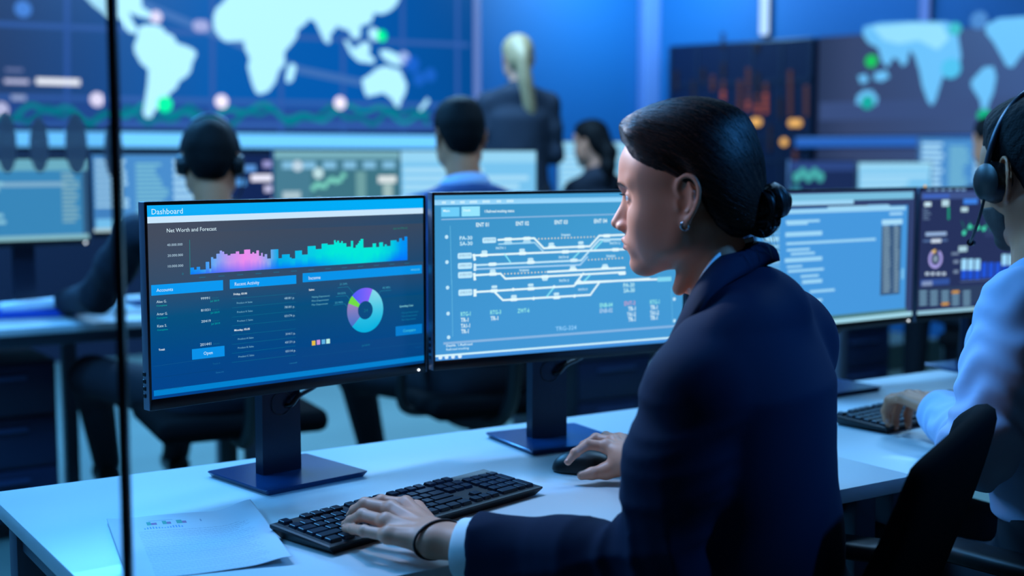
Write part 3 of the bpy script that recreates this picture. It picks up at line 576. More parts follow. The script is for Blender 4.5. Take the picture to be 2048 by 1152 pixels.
bar(700, 765, 170, 16, (160, 214, 250)); bar(590, 690, 130, 12, (130, 190, 236)); bar(760, 770, 470, 60, (130, 200, 240))
p.done()
p = monitor('monitor with dark analytics page and violet ring, beside the headset man', (2.556, 2.125, .8767), math.radians(-4.5), .538, .325, deskz=DZ - .004)
W, H = p.W, p.H; T = p.text
p.quad([(0, 0), (W, 0), (W, H), (0, H)], (38, 50, 92), 0)
q(0, .92, 1, .975, (62, 84, 140)); q(0, .0, 1, .03, (150, 200, 222), 2)
def bar(x0, x1, y, h=14, c=(156, 214, 248), lay=3):
    u0, v0 = p.px(*c8(x0, y)); u1, _ = p.px(*c8(x1, y)); hh = h / 2.504 / 930
    p.quad([(u0, v0 - hh / 2), (u1, v0 - hh / 2), (u1, v0 + hh / 2), (u0, v0 + hh / 2)], c, lay)
for x in (898, 933, 968, 1003, 1040, 1070): bar(x - 11, x + 11, 47, 16, (120, 160, 205))
p.disc(c8(878, 32), .004, (250, 190, 60)); bar(868, 1000, 82, 22, (62, 100, 190)); bar(874, 908, 122, 24, (200, 230, 244)); bar(962, 998, 116, 36, (180, 216, 230))
for k in range(5): bar(868, 892 + (k % 3) * 8, 148 + k * 12, 6, (100, 126, 160)); p.disc(c8(996, 140 + k * 13), .0032, (20, 170, 130))
bar(880, 985, 272, 20, (150, 180, 220)); bar(908, 958, 306, 20, (206, 222, 240)); bar(868, 990, 306, 12, (80, 110, 160), 2)
cx, cy = p.px(*c8(930, 395)); R1, R0 = .023, .0155
ring(-270, 60, lambda x, y: (172, 166, 236)); ring(90, 125, lambda x, y: (240, 200, 110)); p.disc(c8(930, 395), .009, (130, 150, 170))
for x in (888, 916, 944, 972): bar(x - 9, x + 9, 470, 16, (190, 210, 230))
bar(855, 1000, 516, 34, (50, 84, 160), 2); bar(862, 914, 520, 26, (130, 150, 190))
q(0, .06, 1, .21, (44, 62, 96), 1)
for r in range(4):
    for k, x in enumerate((868, 922, 978, 1030, 1086, 1180, 1230)): bar(x - 18, x + 18, 562 + r * 20, 15, (216, 160, 80) if (r, k) in ((0, 3), (3, 2)) else (110, 150, 178))
bar(1070, 1140, 108, 30, (60, 130, 230)); bar(1185, 1225, 104, 22, (60, 130, 230)); bar(1058, 1092, 148, 26, (180, 214, 226))
q(.42, .60, .98, .80, (46, 60, 104), 1)
gp = [(1072, 265), (1102, 234), (1140, 238), (1172, 244), (1205, 212), (1240, 188)]
p.line([c8(*a) for a in gp], .002, (30, 170, 120), 3)
for a in gp: p.disc(c8(*a), .0062, (70, 216, 180), 4)
for k in range(4): p.line([c8(1060 + k * 40, 205 + k * 4), c8(1085 + k * 40, 262)], .002, (20, 120, 100), 2)
bar(1046, 1088, 346, 32, (170, 208, 224)); bar(1010, 1046, 370, 16, (110, 130, 160)); bar(1020, 1046, 410, 18, (120, 140, 170)); bar(1020, 1044, 460, 18, (120, 140, 170)); p.disc(c8(1295, 336), .007, (150, 170, 200))
for k, x in enumerate((1073, 1106, 1140, 1174, 1208, 1242, 1275, 1308, 1342)):
    bar(x - 13, x + 13, 452, 106 if k in (0, 1, 2) else 90, (32, 84, 214) if k < 6 else (24, 70, 190), 2)
    if k in (0, 1, 2, 6, 7, 8): bar(x - 13, x + 13, (424 if k < 3 else 400), 64, (160, 220, 255), 3)
p.line([c8(1055, 510), c8(1350, 490)], .002, (90, 110, 150), 2)
p.done()
# ---------------- blurred monitors of the rows behind
def far_mon(label, x0, x1, ytop, wy, style, yaw=0, deskz=DZ, led=True, seed=0, W=None, H=None):
    a = ony(x0, ytop, wy); b = ony(x1, ytop, wy); w = W or (b[0] - a[0]) / math.cos(yaw); h = H or w * .585
    bl = (a[0], a[1], a[2] - h)
    p = monitor(label, bl, yaw, w, h, deskz, bot=.02, group=None, detail=False, led=led); W_, H_ = p.W, p.H; r = random.Random(seed)
    q = lambda x0, y0, x1, y1, c, lay=1: p.quad([(W_ * x0, H_ * y0), (W_ * x1, H_ * y0), (W_ * x1, H_ * y1), (W_ * x0, H_ * y1)], c, lay)
    def rows(x0, x1, y0, y1, n, c, lo=.3):
        for i in range(n):
            y = y0 + (y1 - y0) * (i + .5) / n; q(x0, y - (y1 - y0) / n * .3, x0 + (x1 - x0) * r.uniform(lo, 1), y + (y1 - y0) / n * .3, c, 2)
    if style == 'code':
        q(0, 0, 1, 1, (64, 148, 200), 0); q(0, .86, 1, 1, (120, 190, 210)); rows(.02, .35, .12, .82, 9, (150, 214, 236)); q(.02, .66, .82, .72, (140, 190, 220)); rows(.78, .93, .2, .84, 12, (140, 190, 205), .7); q(0, 0, 1, .06, (150, 205, 215), 2); q(.95, .06, 1, .86, (56, 100, 140), 1)
    elif style == 'pale':
        q(0, 0, 1, 1, (120, 196, 240), 0); q(0, .86, 1, 1, (150, 214, 246)); rows(.03, .97, .1, .82, 7, (168, 222, 250), .6); q(.6, .05, .97, .3, (180, 232, 255), 3)
    elif style == 'list':
        q(0, 0, 1, 1, (74, 142, 206), 0); rows(.02, .28, .3, .95, 9, (170, 222, 252), .8); q(.02, .05, .22, .17, (130, 210, 255), 2); rows(.34, .6, .12, .9, 14, (120, 190, 214), .6); rows(.64, .98, .12, .95, 9, (170, 220, 250), .7); q(0, 0, 1, .05, (190, 220, 226), 3)
    elif style == 'green':
        q(0, 0, 1, 1, (70, 124, 146), 0); q(0, .9, 1, 1, (120, 176, 190)); q(.28, .3, .98, .74, (62, 116, 132), 1)
        for k in range(6): q(.06 + k * .16, .76, .16 + k * .16, .86, (130, 190, 224), 2)
        for k in range(9): p.disc((W_ * (.3 + k * .03), H_ * (.5 + .018 * k + .03 * math.sin(k * 1.7))), .012, (120, 206, 190), 3, 10, pix=False)
        for x, y, c in ((.34, .7, (190, 224, 230)), (.34, .28, (210, 226, 236)), (.18, .8, (190, 214, 230))): p.disc((W_ * x, H_ * y), .022, c, 3, 14, pix=False)
        q(.82, .56, .97, .66, (220, 230, 232), 3); q(.86, .25, .94, .55, (160, 190, 190), 2); q(.06, .34, .2, .46, (170, 196, 206), 2); q(.64, .3, .72, .72, (110, 160, 164), 2)
    elif style == 'dark':
        q(0, 0, 1, 1, (18, 38, 86), 0)
        for x, y, w, c in ((.5, .86, .16, (150, 150, 205)), (.45, .66, .3, (236, 236, 255)), (.72, .66, .2, (236, 236, 255)), (.48, .5, .1, (190, 190, 225)), (.6, .3, .22, (200, 200, 230)), (.15, .6, .2, (80, 150, 220)), (.2, .8, .3, (90, 150, 220))): q(x - w / 2, y - .05, x + w / 2, y + .05, c, 2)
    elif style == 'chart':
        q(0, 0, 1, 1, (26, 44, 88), 0); q(0, .8, 1, 1, (44, 70, 130))
        for k in range(5): p.disc((W_ * (.1 + k * .09), H_ * (.68 + .08 * (k % 2))), .028, (70, 170, 170), 2, 12, pix=False)
        p.poly([(W_ * .2, H_ * .04), (W_ * .3, H_ * .26), (W_ * .45, H_ * .36), (W_ * .55, H_ * .2), (W_ * .7, H_ * .34), (W_ * .85, H_ * .3), (W_ * .95, H_ * .04)], (120, 220, 246), 3, pix=False)
        q(.02, .1, .16, .5, (50, 130, 150), 2)
    p.done(); return p
far_mon('middle row monitor at the left edge with code page and pale bar, behind the glass', -76, 177, 315, 4.72, 'code', math.radians(2), seed=1, W=.42, H=.305)
far_mon('middle row monitor with white lists, beside the left arm of the headset man', 181, 428, 306, 4.74, 'list', math.radians(-2), seed=2, W=.46, H=.30)
far_mon('dark monitor with white blurred lettering, right of the headset man', 438, 640, 306, 5.0, 'dark', 0, seed=3, H=.3, led=False)
far_mon('middle row monitor with a green dashboard above the Dashboard screen', 546, 792, 299, 4.82, 'green', math.radians(-4), seed=4)
far_mon('middle row monitor with a pale blue page, behind the man in light blue shirt', 796, 1046, 299, 4.84, 'pale', math.radians(-10), seed=5)
far_mon('bright far monitor beside the woman with dark hair', 1116, 1262, 282, 6.62, 'pale', math.radians(-12), deskz=.9, seed=6)
far_mon('small far monitor with dark chart page, just above the hair bun', 1580, 1711, 320, 4.75, 'chart', 0, seed=7)
far_mon('small far monitor with pale page, in the middle of three on the far right desk', 1716, 1864, 323, 4.75, 'pale', 0, seed=8)
far_mon('larger bright far monitor raised behind the pale one', 1840, 2010, 274, 5.0, 'list', 0, seed=9)
# ================================================================ keyboards
_keys = {}
def keyboard(label, o, yaw, n_named=100, group=None):
    k = thing('keyboard', label, 'keyboard', o, yaw)
    w, d = .441, .127
    bm = bmesh.new()
    # chamfered tray: narrow foot, wide rim, sloping up to the back
    def ringv(x0, y0, x1, y1, zf, zb): return [bm.verts.new(v) for v in ((x0, y0, zf), (x1, y0, zf), (x1, y1, zb), (x0, y1, zb))]
    R_ = [ringv(.012, .006, w - .012, d - .01, .0, .0), ringv(.0, -.0, w, d, .010, .016), ringv(0, 0, w, d, .0125, .0205), ringv(.003, .003, w - .003, d - .003, .0138, .0218)]
    for A_, B_ in zip(R_, R_[1:]):
        for i in range(4): bm.faces.new((A_[i], A_[(i + 1) % 4], B_[(i + 1) % 4], B_[i]))
    bm.faces.new(R_[0][::-1]); bm.faces.new(R_[-1]); bobj('case', bm, mat('keyboard case black', (14, 16, 21), .5), k)
    U = .0187; rows_ = []
    def row(y, x, ws):
        for q_ in ws:
            if q_ < 0: x += -q_ * U
            else: rows_.append((x + q_ * U / 2, y, q_, 1)); x += q_ * U
    X = .0085; y0 = .0165
    row(y0 + 5.25 * U, X, [1, -1, 1, 1, 1, 1, -.5, 1, 1, 1, 1, -.5, 1, 1, 1, 1]); row(y0 + 4 * U, X, [1] * 13 + [2]); row(y0 + 3 * U, X, [1.5] + [1] * 12 + [1.5]); row(y0 + 2 * U, X, [1.75] + [1] * 11 + [2.25]); row(y0 + U, X, [2.25] + [1] * 10 + [2.75]); row(y0, X, [1.25, 1.25, 1.25, 6.25, 1.25, 1.25, 1.25, 1.25])
    xn = X + 15 * U + .0055
    row(y0 + 5.25 * U, xn, [1, 1, 1]); row(y0 + 4 * U, xn, [1, 1, 1]); row(y0 + 3 * U, xn, [1, 1, 1]); row(y0 + U, xn, [-1, 1]); row(y0, xn, [1, 1, 1])
    xp = xn + 3 * U + .0055
    row(y0 + 4 * U, xp, [1, 1, 1, 1]); row(y0 + 3 * U, xp, [1, 1, 1]); row(y0 + 2 * U, xp, [1, 1, 1]); row(y0 + U, xp, [1, 1, 1]); row(y0, xp, [2, 1])
    rows_.append((xp + 3.5 * U, y0 + 2.5 * U, 1, 2)); rows_.append((xp + 3.5 * U, y0 + .5 * U, 1, 2))
    M_key = mat('keycap black', (17, 24, 38), .28, bump=(1500, .05, .0002))
    def keymesh(q_, r_):
        if (q_, r_) not in _keys:
            b = bmesh.new(); kw, kd = q_ * U - .0022, r_ * U - .0022
            A_ = [b.verts.new((x, y, 0)) for x, y in rrect(kw, kd, .0015, 2)]; B_ = [b.verts.new((x, y, .0046)) for x, y in rrect(kw - .002, kd - .002, .0018, 2)]; C_ = [b.verts.new((x, y, .0052)) for x, y in rrect(kw - .0032, kd - .0032, .0015, 2)]; n = len(A_)
            for P_, Q_ in ((A_, B_), (B_, C_)):
                for i in range(n): b.faces.new((P_[i], P_[(i + 1) % n], Q_[(i + 1) % n], Q_[i]))
            b.faces.new(C_); me = bpy.data.meshes.new('key'); b.to_mesh(me); b.free(); me.materials.append(M_key); _keys[(q_, r_)] = me
        return _keys[(q_, r_)]
    tilt = math.atan2(.008, d); rest = []
    rows_.sort(key=lambda r: r[1])
    for i, (x, y, q_, r_) in enumerate(rows_):
        z = .0138 + (y - .003) * math.tan(tilt) - .0003
        if i < n_named:
            ko = link(bpy.data.objects.new('key', keymesh(q_, r_)), k); ko.location = (x, y, z); ko.rotation_euler = (tilt, 0, 0)
        else: rest.append((x, y, z, q_, r_))
    if rest:
        b = bmesh.new()
        for x, y, z, q_, r_ in rest:
            nb = len(b.verts); b.from_mesh(keymesh(q_, r_)); b.verts.ensure_lookup_table()
            for v in b.verts[nb:]: v.co = Matrix.Rotation(tilt, 3, 'X') @ v.co + Vector((x, y, z))
        meta(bobj('keys', b, M_key, k), kind='stuff')
    return k
kb1 = keyboard('black full size keyboard under the typing hand of the woman', (.742, 1.579, DZ + .0003), math.radians(15.3))
kb2 = keyboard('black keyboard under the hand of the man in the light shirt', tuple(onz(1772, 866, DZ) + np.array([0, 0, -.0037])), math.radians(8))
# ================================================================ paper sheet with printed charts
pv, pf, pc = [], [], []
nx, ny = 42, 60
pa = onz(213, 1045, DZ); pdir = math.radians(-11.5); PU = np.array([math.cos(pdir), math.sin(pdir), 0]); PV = np.array([math.sin(pdir), -math.cos(pdir), 0])
def ink(x, y):      # metres from the top left of the sheet
    base = (198, 202, 208)
    if .03 < y < .034 and .055 < x < .09 and (int(x * 1500) % 3): return (168, 176, 186)
    for x0, c1, c2 in ((.052, (60, 160, 140), (150, 110, 150)), (.073, (60, 160, 140), (150, 110, 150)), (.094, (60, 160, 140), (150, 110, 150))):
        if .036 < y < .055 and x0 < x < x0 + .007: return c1
        if .043 < y < .055 and x0 + .007 <= x < x0 + .014: return c2
    if .062 < y < .075 and .046 < x < .1: return (96, 150, 200) if int(x * 500) % 2 and y > .066 + .004 * math.sin(x * 190) else base
    if .038 < y < .05 and .128 < x < .131: return (140, 150, 170)
    if y > .085 and .035 < x < .19:
        if (y % .0085) < .0042 and ((x * 997 + y * 431) % .011) > .003 and x < .19 - ((y * 37) % .02): return (174, 179, 188)
    return base
nx, ny = 105, 148
for j in range(ny + 1):
    for i in range(nx + 1):
        s_, t_ = i / nx, j / ny
        z = .0006 + .024 * max(0, s_ - .72) ** 1.6 * max(0, 1 - t_ * .8) * 3 + .005 * math.exp(-((s_ - .95) / .12) ** 2) * (1 + .3 * math.sin(t_ * 6)) + .0016 * (1 + math.sin(s_ * 5 + t_ * 3)) + .003 * math.exp(-(s_ / .08) ** 2)
        q_ = pa + PU * s_ * .21 + PV * t_ * .297; pv.append((q_[0], q_[1], DZ + z + .0004))
for j in range(ny):
    for i in range(nx):
        a = j * (nx + 1) + i; pf.append((a, a + 1, a + nx + 2, a + nx + 1)); pc.append((*lin(ink((i + .5) / nx * .21, (j + .5) / ny * .297)), 1))
me = bpy.data.meshes.new('paper_sheet'); me.from_pydata(pv, [], pf)
at = me.color_attributes.new('Ink', 'FLOAT_COLOR', 'CORNER'); at.data.foreach_set('color', np.repeat(np.array(pc, np.float32), 4, 0).ravel())
M_paper = mat('printed paper', (225, 228, 232), .75)
na = M_paper.node_tree.nodes.new('ShaderNodeVertexColor'); na.layer_name = 'Ink'; M_paper.node_tree.links.new(na.outputs[0], M_paper.node_tree.nodes['Principled BSDF'].inputs['Base Color'])
me.materials.append(M_paper); smooth(me); o = link(bpy.data.objects.new('paper_sheet', me)); md = o.modifiers.new('thick', 'SOLIDIFY'); md.thickness = .0004; md.offset = 1
meta(o, 'white printed sheet with small charts and text lying on the desk left of the keyboard', 'paper')
# ================================================================ glass partition at the left
gE = CAM + FH * 1.22 + RGT * ((247 - 1024) / FPX * 1.22); gE[2] = 0
gu = -RGT
gl = thing('glass_partition', 'frameless glass partition with dark edge and oval frosted dots at the left edge', 'glass partition', tuple(gE), math.atan2(gu[1], gu[0]))
def glass_mat():
    m = bpy.data.materials.new('thin clear glass'); m.use_nodes = True; nt = m.node_tree; nt.nodes.clear()
    out = nt.nodes.new('ShaderNodeOutputMaterial'); tr = nt.nodes.new('ShaderNodeBsdfTransparent'); tr.inputs[0].default_value = (.9, .92, .94, 1)
    gls = nt.nodes.new('ShaderNodeBsdfGlossy'); gls.inputs['Roughness'].default_value = .02; fr = nt.nodes.new('ShaderNodeFresnel'); fr.inputs[0].default_value = 1.35
    mx = nt.nodes.new('ShaderNodeMixShader'); nt.links.new(fr.outputs[0], mx.inputs[0]); nt.links.new(tr.outputs[0], mx.inputs[1]); nt.links.new(gls.outputs[0], mx.inputs[2]); nt.links.new(mx.outputs[0], out.inputs[0]); return m
bm = bmesh.new(); box(bm, (.46, 0, 1.6), (.9, .006, 3.18)); bobj('glass', bm, glass_mat(), gl)
bm = bmesh.new(); box(bm, (.005, 0, 1.6), (.0085, .009, 3.18), .001); bobj('edge', bm, mat('dark glass edge', (10, 16, 34), .2), gl)
M_dec = bpy.data.materials.new('frosted grey film'); M_dec.use_nodes = True; nt = M_dec.node_tree; nt.nodes.clear(); out_ = nt.nodes.new('ShaderNodeOutputMaterial'); tr_ = nt.nodes.new('ShaderNodeBsdfTransparent'); tl_ = nt.nodes.new('ShaderNodeBsdfTranslucent'); df_ = nt.nodes.new('ShaderNodeBsdfDiffuse'); m1_ = nt.nodes.new('ShaderNodeMixShader'); m2_ = nt.nodes.new('ShaderNodeMixShader')
tl_.inputs[0].default_value = (*lin((176, 178, 190)), 1); df_.inputs[0].default_value = (*lin((150, 152, 164)), 1); m1_.inputs[0].default_value = .4; m2_.inputs[0].default_value = .82
for a_, b_ in ((tl_, m1_.inputs[1]), (df_, m1_.inputs[2]), (tr_, m2_.inputs[1]), (m1_, m2_.inputs[2]), (m2_, out_.inputs[0])): nt.links.new(a_.outputs[0], b_)
for x, y, rx, ry in ((16, 286, 20, 60), (81, 290, 19, 55), (155, 288, 22, 60), (229, 300, 18, 58)):
    d = ray(x, y); tt = 1.22 / (d @ FH); q_ = CAM + d * tt - gE; lx_ = float(q_ @ gu); k = 1.22 / FPX
    bm = bmesh.new(); n = 36
    prism(bm, [(lx_ + rx * k * math.cos(2 * PI * i / n), q_[2] + ry * k * math.sin(2 * PI * i / n)) for i in range(n)], -.0002, .0002, Matrix.Translation((0, .0036, 0)) @ Matrix.Rotation(PI / 2, 4, 'X')); bobj('oval_decal', bm, M_dec, gl)
# ================================================================ office chairs
def chair(label, x, y, face, seat=.46, back=(.40, .50), wide=.46, arms=True, mesh='black chair fabric', back_tilt=.16, yb=.22):
    """face: heading of the sitter (radians); local -x.. local +y is forward"""
    c = thing('office_chair', label, 'chair', (x, y, 0), face - PI / 2); mm = mat(mesh, (8, 9, 12), .9, spec=.1, bump=(700, .3, .001)); mp = mat('chair black nylon', (12, 14, 18), .5)
    bm = bmesh.new(); box(bm, (0, 0, seat - .035), (wide, .46, .07), .03, seg=3); bobj('seat', bm, mm, c, 60)
    bz0, bh = seat + .1, back[1]; bm = bmesh.new(); n = 14; grid = []
    for j in range(13):
        t = j / 12; row = []
        for i in range(n + 1):
            s = i / n * 2 - 1
            hw = back[0] / 2 * (1 - .12 * (1 - t) - .25 * max(0, t - .75) ** 1.5 * 4)
            z = bz0 + bh * t - .05 * s * s * max(0, t - .5) * 2
            yy = -yb - math.sin(back_tilt) * bh * t + .055 * s * s + .03 * math.sin(t * PI) * 0 + .02 * math.cos(t * PI)
            row.append(bm.verts.new((s * hw, yy, z)))
        grid.append(row)
    for j in range(12):
        for i in range(n): bm.faces.new((grid[j][i], grid[j][i + 1], grid[j + 1][i + 1], grid[j + 1][i]))
    bo = bobj('backrest', bm, mm, c, 60); md = bo.modifiers.new('t', 'SOLIDIFY'); md.thickness = .034; md.offset = 0; md = bo.modifiers.new('s', 'SUBSURF'); md.levels = 1; md.render_levels = 1
    bm = bmesh.new(); tube(bm, catmull([(0, -.05, seat - .085), (0, -.2, seat - .08), (0, -yb - .045, seat + .02), (0, -yb - .07, seat + .25)], 6), .022, 10); bobj('back_support', bm, mp, c, 60)
    bm = bmesh.new(); cyl(bm, (0, 0, .1), (0, 0, seat - .06), .026, n=16); cyl(bm, (0, 0, .1), (0, 0, .27), .034, n=16); bobj('gas_column', bm, mp, c, 40)
    for k in range(5):
        a = 2 * PI * k / 5 + .3; bm = bmesh.new(); tube(bm, [(0, 0, .115), (.15 * math.cos(a), .15 * math.sin(a), .1), (.29 * math.cos(a), .29 * math.sin(a), .075)], [.028, .022, .016], 10); f = bobj('base_arm', bm, mp, c, 50)
        bm = bmesh.new(); ax = Vector((-math.sin(a), math.cos(a), 0)); q_ = Vector((.29 * math.cos(a), .29 * math.sin(a), .03)); cyl(bm, q_ - ax * .024, q_ + ax * .024, .0295, n=16); bobj('caster', bm, mp, f, 40)
    if arms:
        for sx in (-1, 1):
            bm = bmesh.new(); tube(bm, catmull([(sx * wide * .3, -.02, seat - .07), (sx * (wide / 2 + .035), -.03, seat - .05), (sx * (wide / 2 + .05), -.05, seat + .08), (sx * (wide / 2 + .045), -.04, seat + .19)], 6), .016, 10)
            a_ = bobj('arm_post', bm, mp, c, 60)
            bm = bmesh.new(); box(bm, (sx * (wide / 2 + .045), -.02, seat + .205), (.07, .25, .028), .012, seg=3); bobj('armrest', bm, mp, a_, 60)
    return c
# ================================================================ body modelling: smooth volumes turned into meshes
V3 = lambda *a: np.array(a, np.float32)
def rc(P, a, b, ra, rb):
    a = np.asarray(a, np.float32); b = np.asarray(b, np.float32); ab = b - a
    pa = P - a; h = np.clip((pa @ ab) / max(float(ab @ ab), 1e-12), 0, 1)
    return np.linalg.norm(pa - h[:, None] * ab, axis=1) - (ra + (rb - ra) * h)
def chain(P, pts, rs, k=.004):
    d = None
    for i in range(len(pts) - 1):
        e = rc(P, pts[i], pts[i + 1], rs[i], rs[i + 1]); d = e if d is None else smin(d, e, k)
    return d
def ell(P, c, r):
    q = (P - np.asarray(c, np.float32)); r = np.asarray(r, np.float32)
    k0 = np.linalg.norm(q / r, axis=1); k1 = np.linalg.norm(q / (r * r), axis=1)
    return k0 * (k0 - 1) / np.maximum(k1, 1e-9)
def smin(a, b, k):
    h = np.clip(.5 + .5 * (b - a) / k, 0, 1); return b + (a - b) * h - k * h * (1 - h)
def smax(a, b, k): return -smin(-a, -b, k)
def sstep(a, b, x): t = np.clip((x - a) / (b - a), 0, 1); return t * t * (3 - 2 * t)
def frame_to(P, o, ax):      # into a local frame: rows of ax are its axes
    return (P - np.asarray(o, np.float32)) @ np.asarray(ax, np.float32).T
def vol_mesh(f, lo, hi, h, relax=2):
    lo = np.array(lo, np.float32); hi = np.array(hi, np.float32); Bk = 6
    nb = np.ceil((hi - lo) / (h * Bk)).astype(int); n = nb * Bk
    cx = [lo[i] + h * (np.arange(nb[i]) * Bk + (Bk - 1) / 2) for i in range(3)]
    G = np.stack(np.meshgrid(*cx, indexing='ij'), -1).reshape(-1, 3).astype(np.float32)
    dc = np.concatenate([f(G[i:i + 200000]) for i in range(0, len(G), 200000)])
    D = np.repeat(np.repeat(np.repeat(dc.reshape(nb), Bk, 0), Bk, 1), Bk, 2).astype(np.float32)
    keep = np.argwhere(np.abs(dc.reshape(nb)) < h * Bk * .9 * 1.5 + .004)
    off = np.stack(np.meshgrid(*[np.arange(Bk)] * 3, indexing='ij'), -1).reshape(-1, 3)
    D5 = D.reshape(nb[0], Bk, nb[1], Bk, nb[2], Bk)
    for i in range(0, len(keep), 1200):
        kk = keep[i:i + 1200]
        idx = kk[:, None, :] * Bk + off[None]
        p = (lo + h * idx.reshape(-1, 3)).astype(np.float32)
        D[tuple(idx.reshape(-1, 3).T)] = f(p)
    ins = D < 0
    c8 = [(i, j, k) for i in (0, 1) for j in (0, 1) for k in (0, 1)]
    s = [slice(0, -1), slice(1, None)]
    cnt = sum(ins[s[i], s[j], s[k]].astype(np.int8) for i, j, k in c8)
    cells = np.argwhere((cnt > 0) & (cnt < 8)); m = len(cells)
    ids = -np.ones(cnt.shape, np.int64); ids[tuple(cells.T)] = np.arange(m)
    acc = np.zeros((m, 3), np.float32); num = np.zeros(m, np.float32)
    for a in c8:
        for ax in range(3):
            if a[ax]: continue
            b = list(a); b[ax] = 1
            da = D[tuple((cells + a).T)]; db = D[tuple((cells + b).T)]; cr = (da < 0) != (db < 0)
            t = np.where(cr, da / np.where(cr, da - db, 1), 0)
            q = np.array(a, np.float32)[None] + 0 * acc; q[:, ax] += t
            acc += q * cr[:, None]; num += cr
    V = lo + h * (cells + acc / num[:, None])
    F = []
    for ax in range(3):
        sl = [slice(1, -1)] * 3; sl[ax] = slice(0, -1); sh = list(sl); sh[ax] = slice(1, None)
        a = ins[tuple(sl)]; b = ins[tuple(sh)]; e = np.argwhere(a != b); 
        if not len(e): continue
        fl = a[tuple(e.T)]; o = np.ones(3, int); o[ax] = 0; e = e + o
        u, v = (ax + 1) % 3, (ax + 2) % 3; du = np.zeros(3, int); du[u] = 1; dv = np.zeros(3, int); dv[v] = 1
        q = np.stack([ids[tuple((e - du - dv).T)], ids[tuple((e - dv).T)], ids[tuple(e.T)], ids[tuple((e - du).T)]], 1)
        F.append(np.where(fl[:, None], q, q[:, ::-1]))
    F = np.concatenate(F)
    F = F[(F >= 0).all(1)]
    for it in range(relax):
        acc = np.zeros_like(V); num = np.zeros(len(V), np.float32)
        for i in range(4):
            a, b = F[:, i], F[:, (i + 1) % 4]
            for ax in range(3): acc[:, ax] += np.bincount(a, V[b, ax], len(V)) + np.bincount(b, V[a, ax], len(V))
            num += np.bincount(a, minlength=len(V)) + np.bincount(b, minlength=len(V))
        V = V + .5 * (acc / np.maximum(num, 1)[:, None] - V)
    return V, F
def mesh_obj(name, parts, mats, parent=None):     # parts: list of (V, F, material index)
    Vs, Fs, Ms = [], [], []; b = 0
    for V, F, mi in parts:
        Vs.append(np.asarray(V, np.float32)); Fs += (np.asarray(F) + b).tolist() if isinstance(F, np.ndarray) else [[i + b for i in f] for f in F]
        Ms += (list(mi) if hasattr(mi, '__len__') else [mi] * len(F)); b += len(V)
    me = bpy.data.meshes.new(name); me.from_pydata(np.concatenate(Vs).tolist(), [], Fs)
    for m in mats: me.materials.append(m)
    me.polygons.foreach_set('material_index', np.array(Ms, np.int32)); smooth(me)
    return link(bpy.data.objects.new(name, me), parent)
def bm_part(bm, mi=0):
    V = np.array([v.co[:] for v in bm.verts]); bm.verts.index_update(); F = [[v.index for v in f.verts] for f in bm.faces]; bm.free(); return (V, F, mi)
def sphere_part(c, r, mi=0, n=16):
    bm = bmesh.new(); ball(bm, c, r, n, n // 2 + 2); return bm_part(bm, mi)
# ---------------------------------------------------------------- materials of people
def skin_mat(name, c, rough=.48):
    if name in MATS: return MATS[name]
    m = mat(name, c, rough, bump=(900, .12, .0004), var=(22, .10)); b = m.node_tree.nodes['Principled BSDF']
    b.inputs['Subsurface Weight'].default_value = .12; b.inputs['Subsurface Radius'].default_value = (.012, .005, .003); b.inputs['Subsurface Scale'].default_value = .4
    return m
SK = skin_mat('light skin', (216, 146, 116)); SK2 = skin_mat('tanned skin', (212, 130, 92))
M_lip = mat('lips', (176, 104, 100), .4); M_brow = mat('dark brow hair', (44, 32, 28), .7); M_eye = mat('eye white', (222, 222, 226), .15); M_iris = mat('dark iris', (46, 40, 38), .1); M_nail = mat('finger nail', (216, 150, 126), .35)
M_hair = mat('dark brown hair', (22, 15, 14), .44, var=(8, .3), spec=.4); M_hairb = mat('black hair', (11, 10, 12), .65, spec=.12, bump=(220, .6, .003)); M_hairbl = mat('blonde hair', (158, 128, 90), .5, bump=(160, .6, .004))
M_navy = mat('navy wool suit', (3, 23, 50), .85, sheen=0, spec=.2, bump=(1400, .25, .0004)); M_shirtw = mat('white cotton shirt', (226, 232, 232), .8, bump=(1200, .15, .0003)); M_shirtb = mat('light blue cotton shirt', (176, 192, 224), .8, bump=(1100, .2, .0004))
M_suitd = mat('charcoal suit', (16, 26, 42), .85, bump=(900, .2, .0006)); M_suitb = mat('blue shirt fabric', (50, 74, 122), .85, bump=(900, .2, .0006)); M_pants = mat('dark trousers', (18, 22, 34), .85, bump=(700, .2, .0006)); M_shoe = mat('black leather shoe', (12, 12, 14), .35)
# ---------------------------------------------------------------- the head, local frame: x out of the face, y to its left, z up
def ear_sdf(Q):
    s = -(Q[:, 0] - .0075) / 1.12; t = (Q[:, 2] + .002) / 1.12; yb = (Q[:, 1] - .0695) / 1.12
    E = np.stack([s, t, yb - .34 * s], 1)
    hp = [(.007, .006, .001), (.001, .018, .004), (.005, .030, .006), (.015, .0355, .006), (.025, .0315, .006), (.0305, .019, .006), (.029, .005, .006), (.023, -.009, .005), (.016, -.019, .004), (.010, -.026, .003)]
    hx = catmull(hp, 3)
    d = chain(E, hx, [.0026] * 6 + [.0028] * (len(hx) - 6), .002)
    d = smin(d, ell(E, (.014, .008, -.0006), (.0155, .0275, .0028)), .003)
    d = smin(d, chain(E, [(.017, .026, .003), (.0215, .014, .004), (.020, 0, .004), (.012, -.010, .0035)], [.002, .0026, .003, .0026], .003), .004)
    d = smin(d, rc(E, (-.001, .003, .003), (.001, -.006, .0035), .0028, .0032), .003)
    d = smin(d, ell(E, (.0085, -.0235, .002), (.0078, .0088, .0036)), .004)
    d = smax(d, -ell(E, (.010, .0, .006), (.0075, .0105, .0052)), .003)
    return d
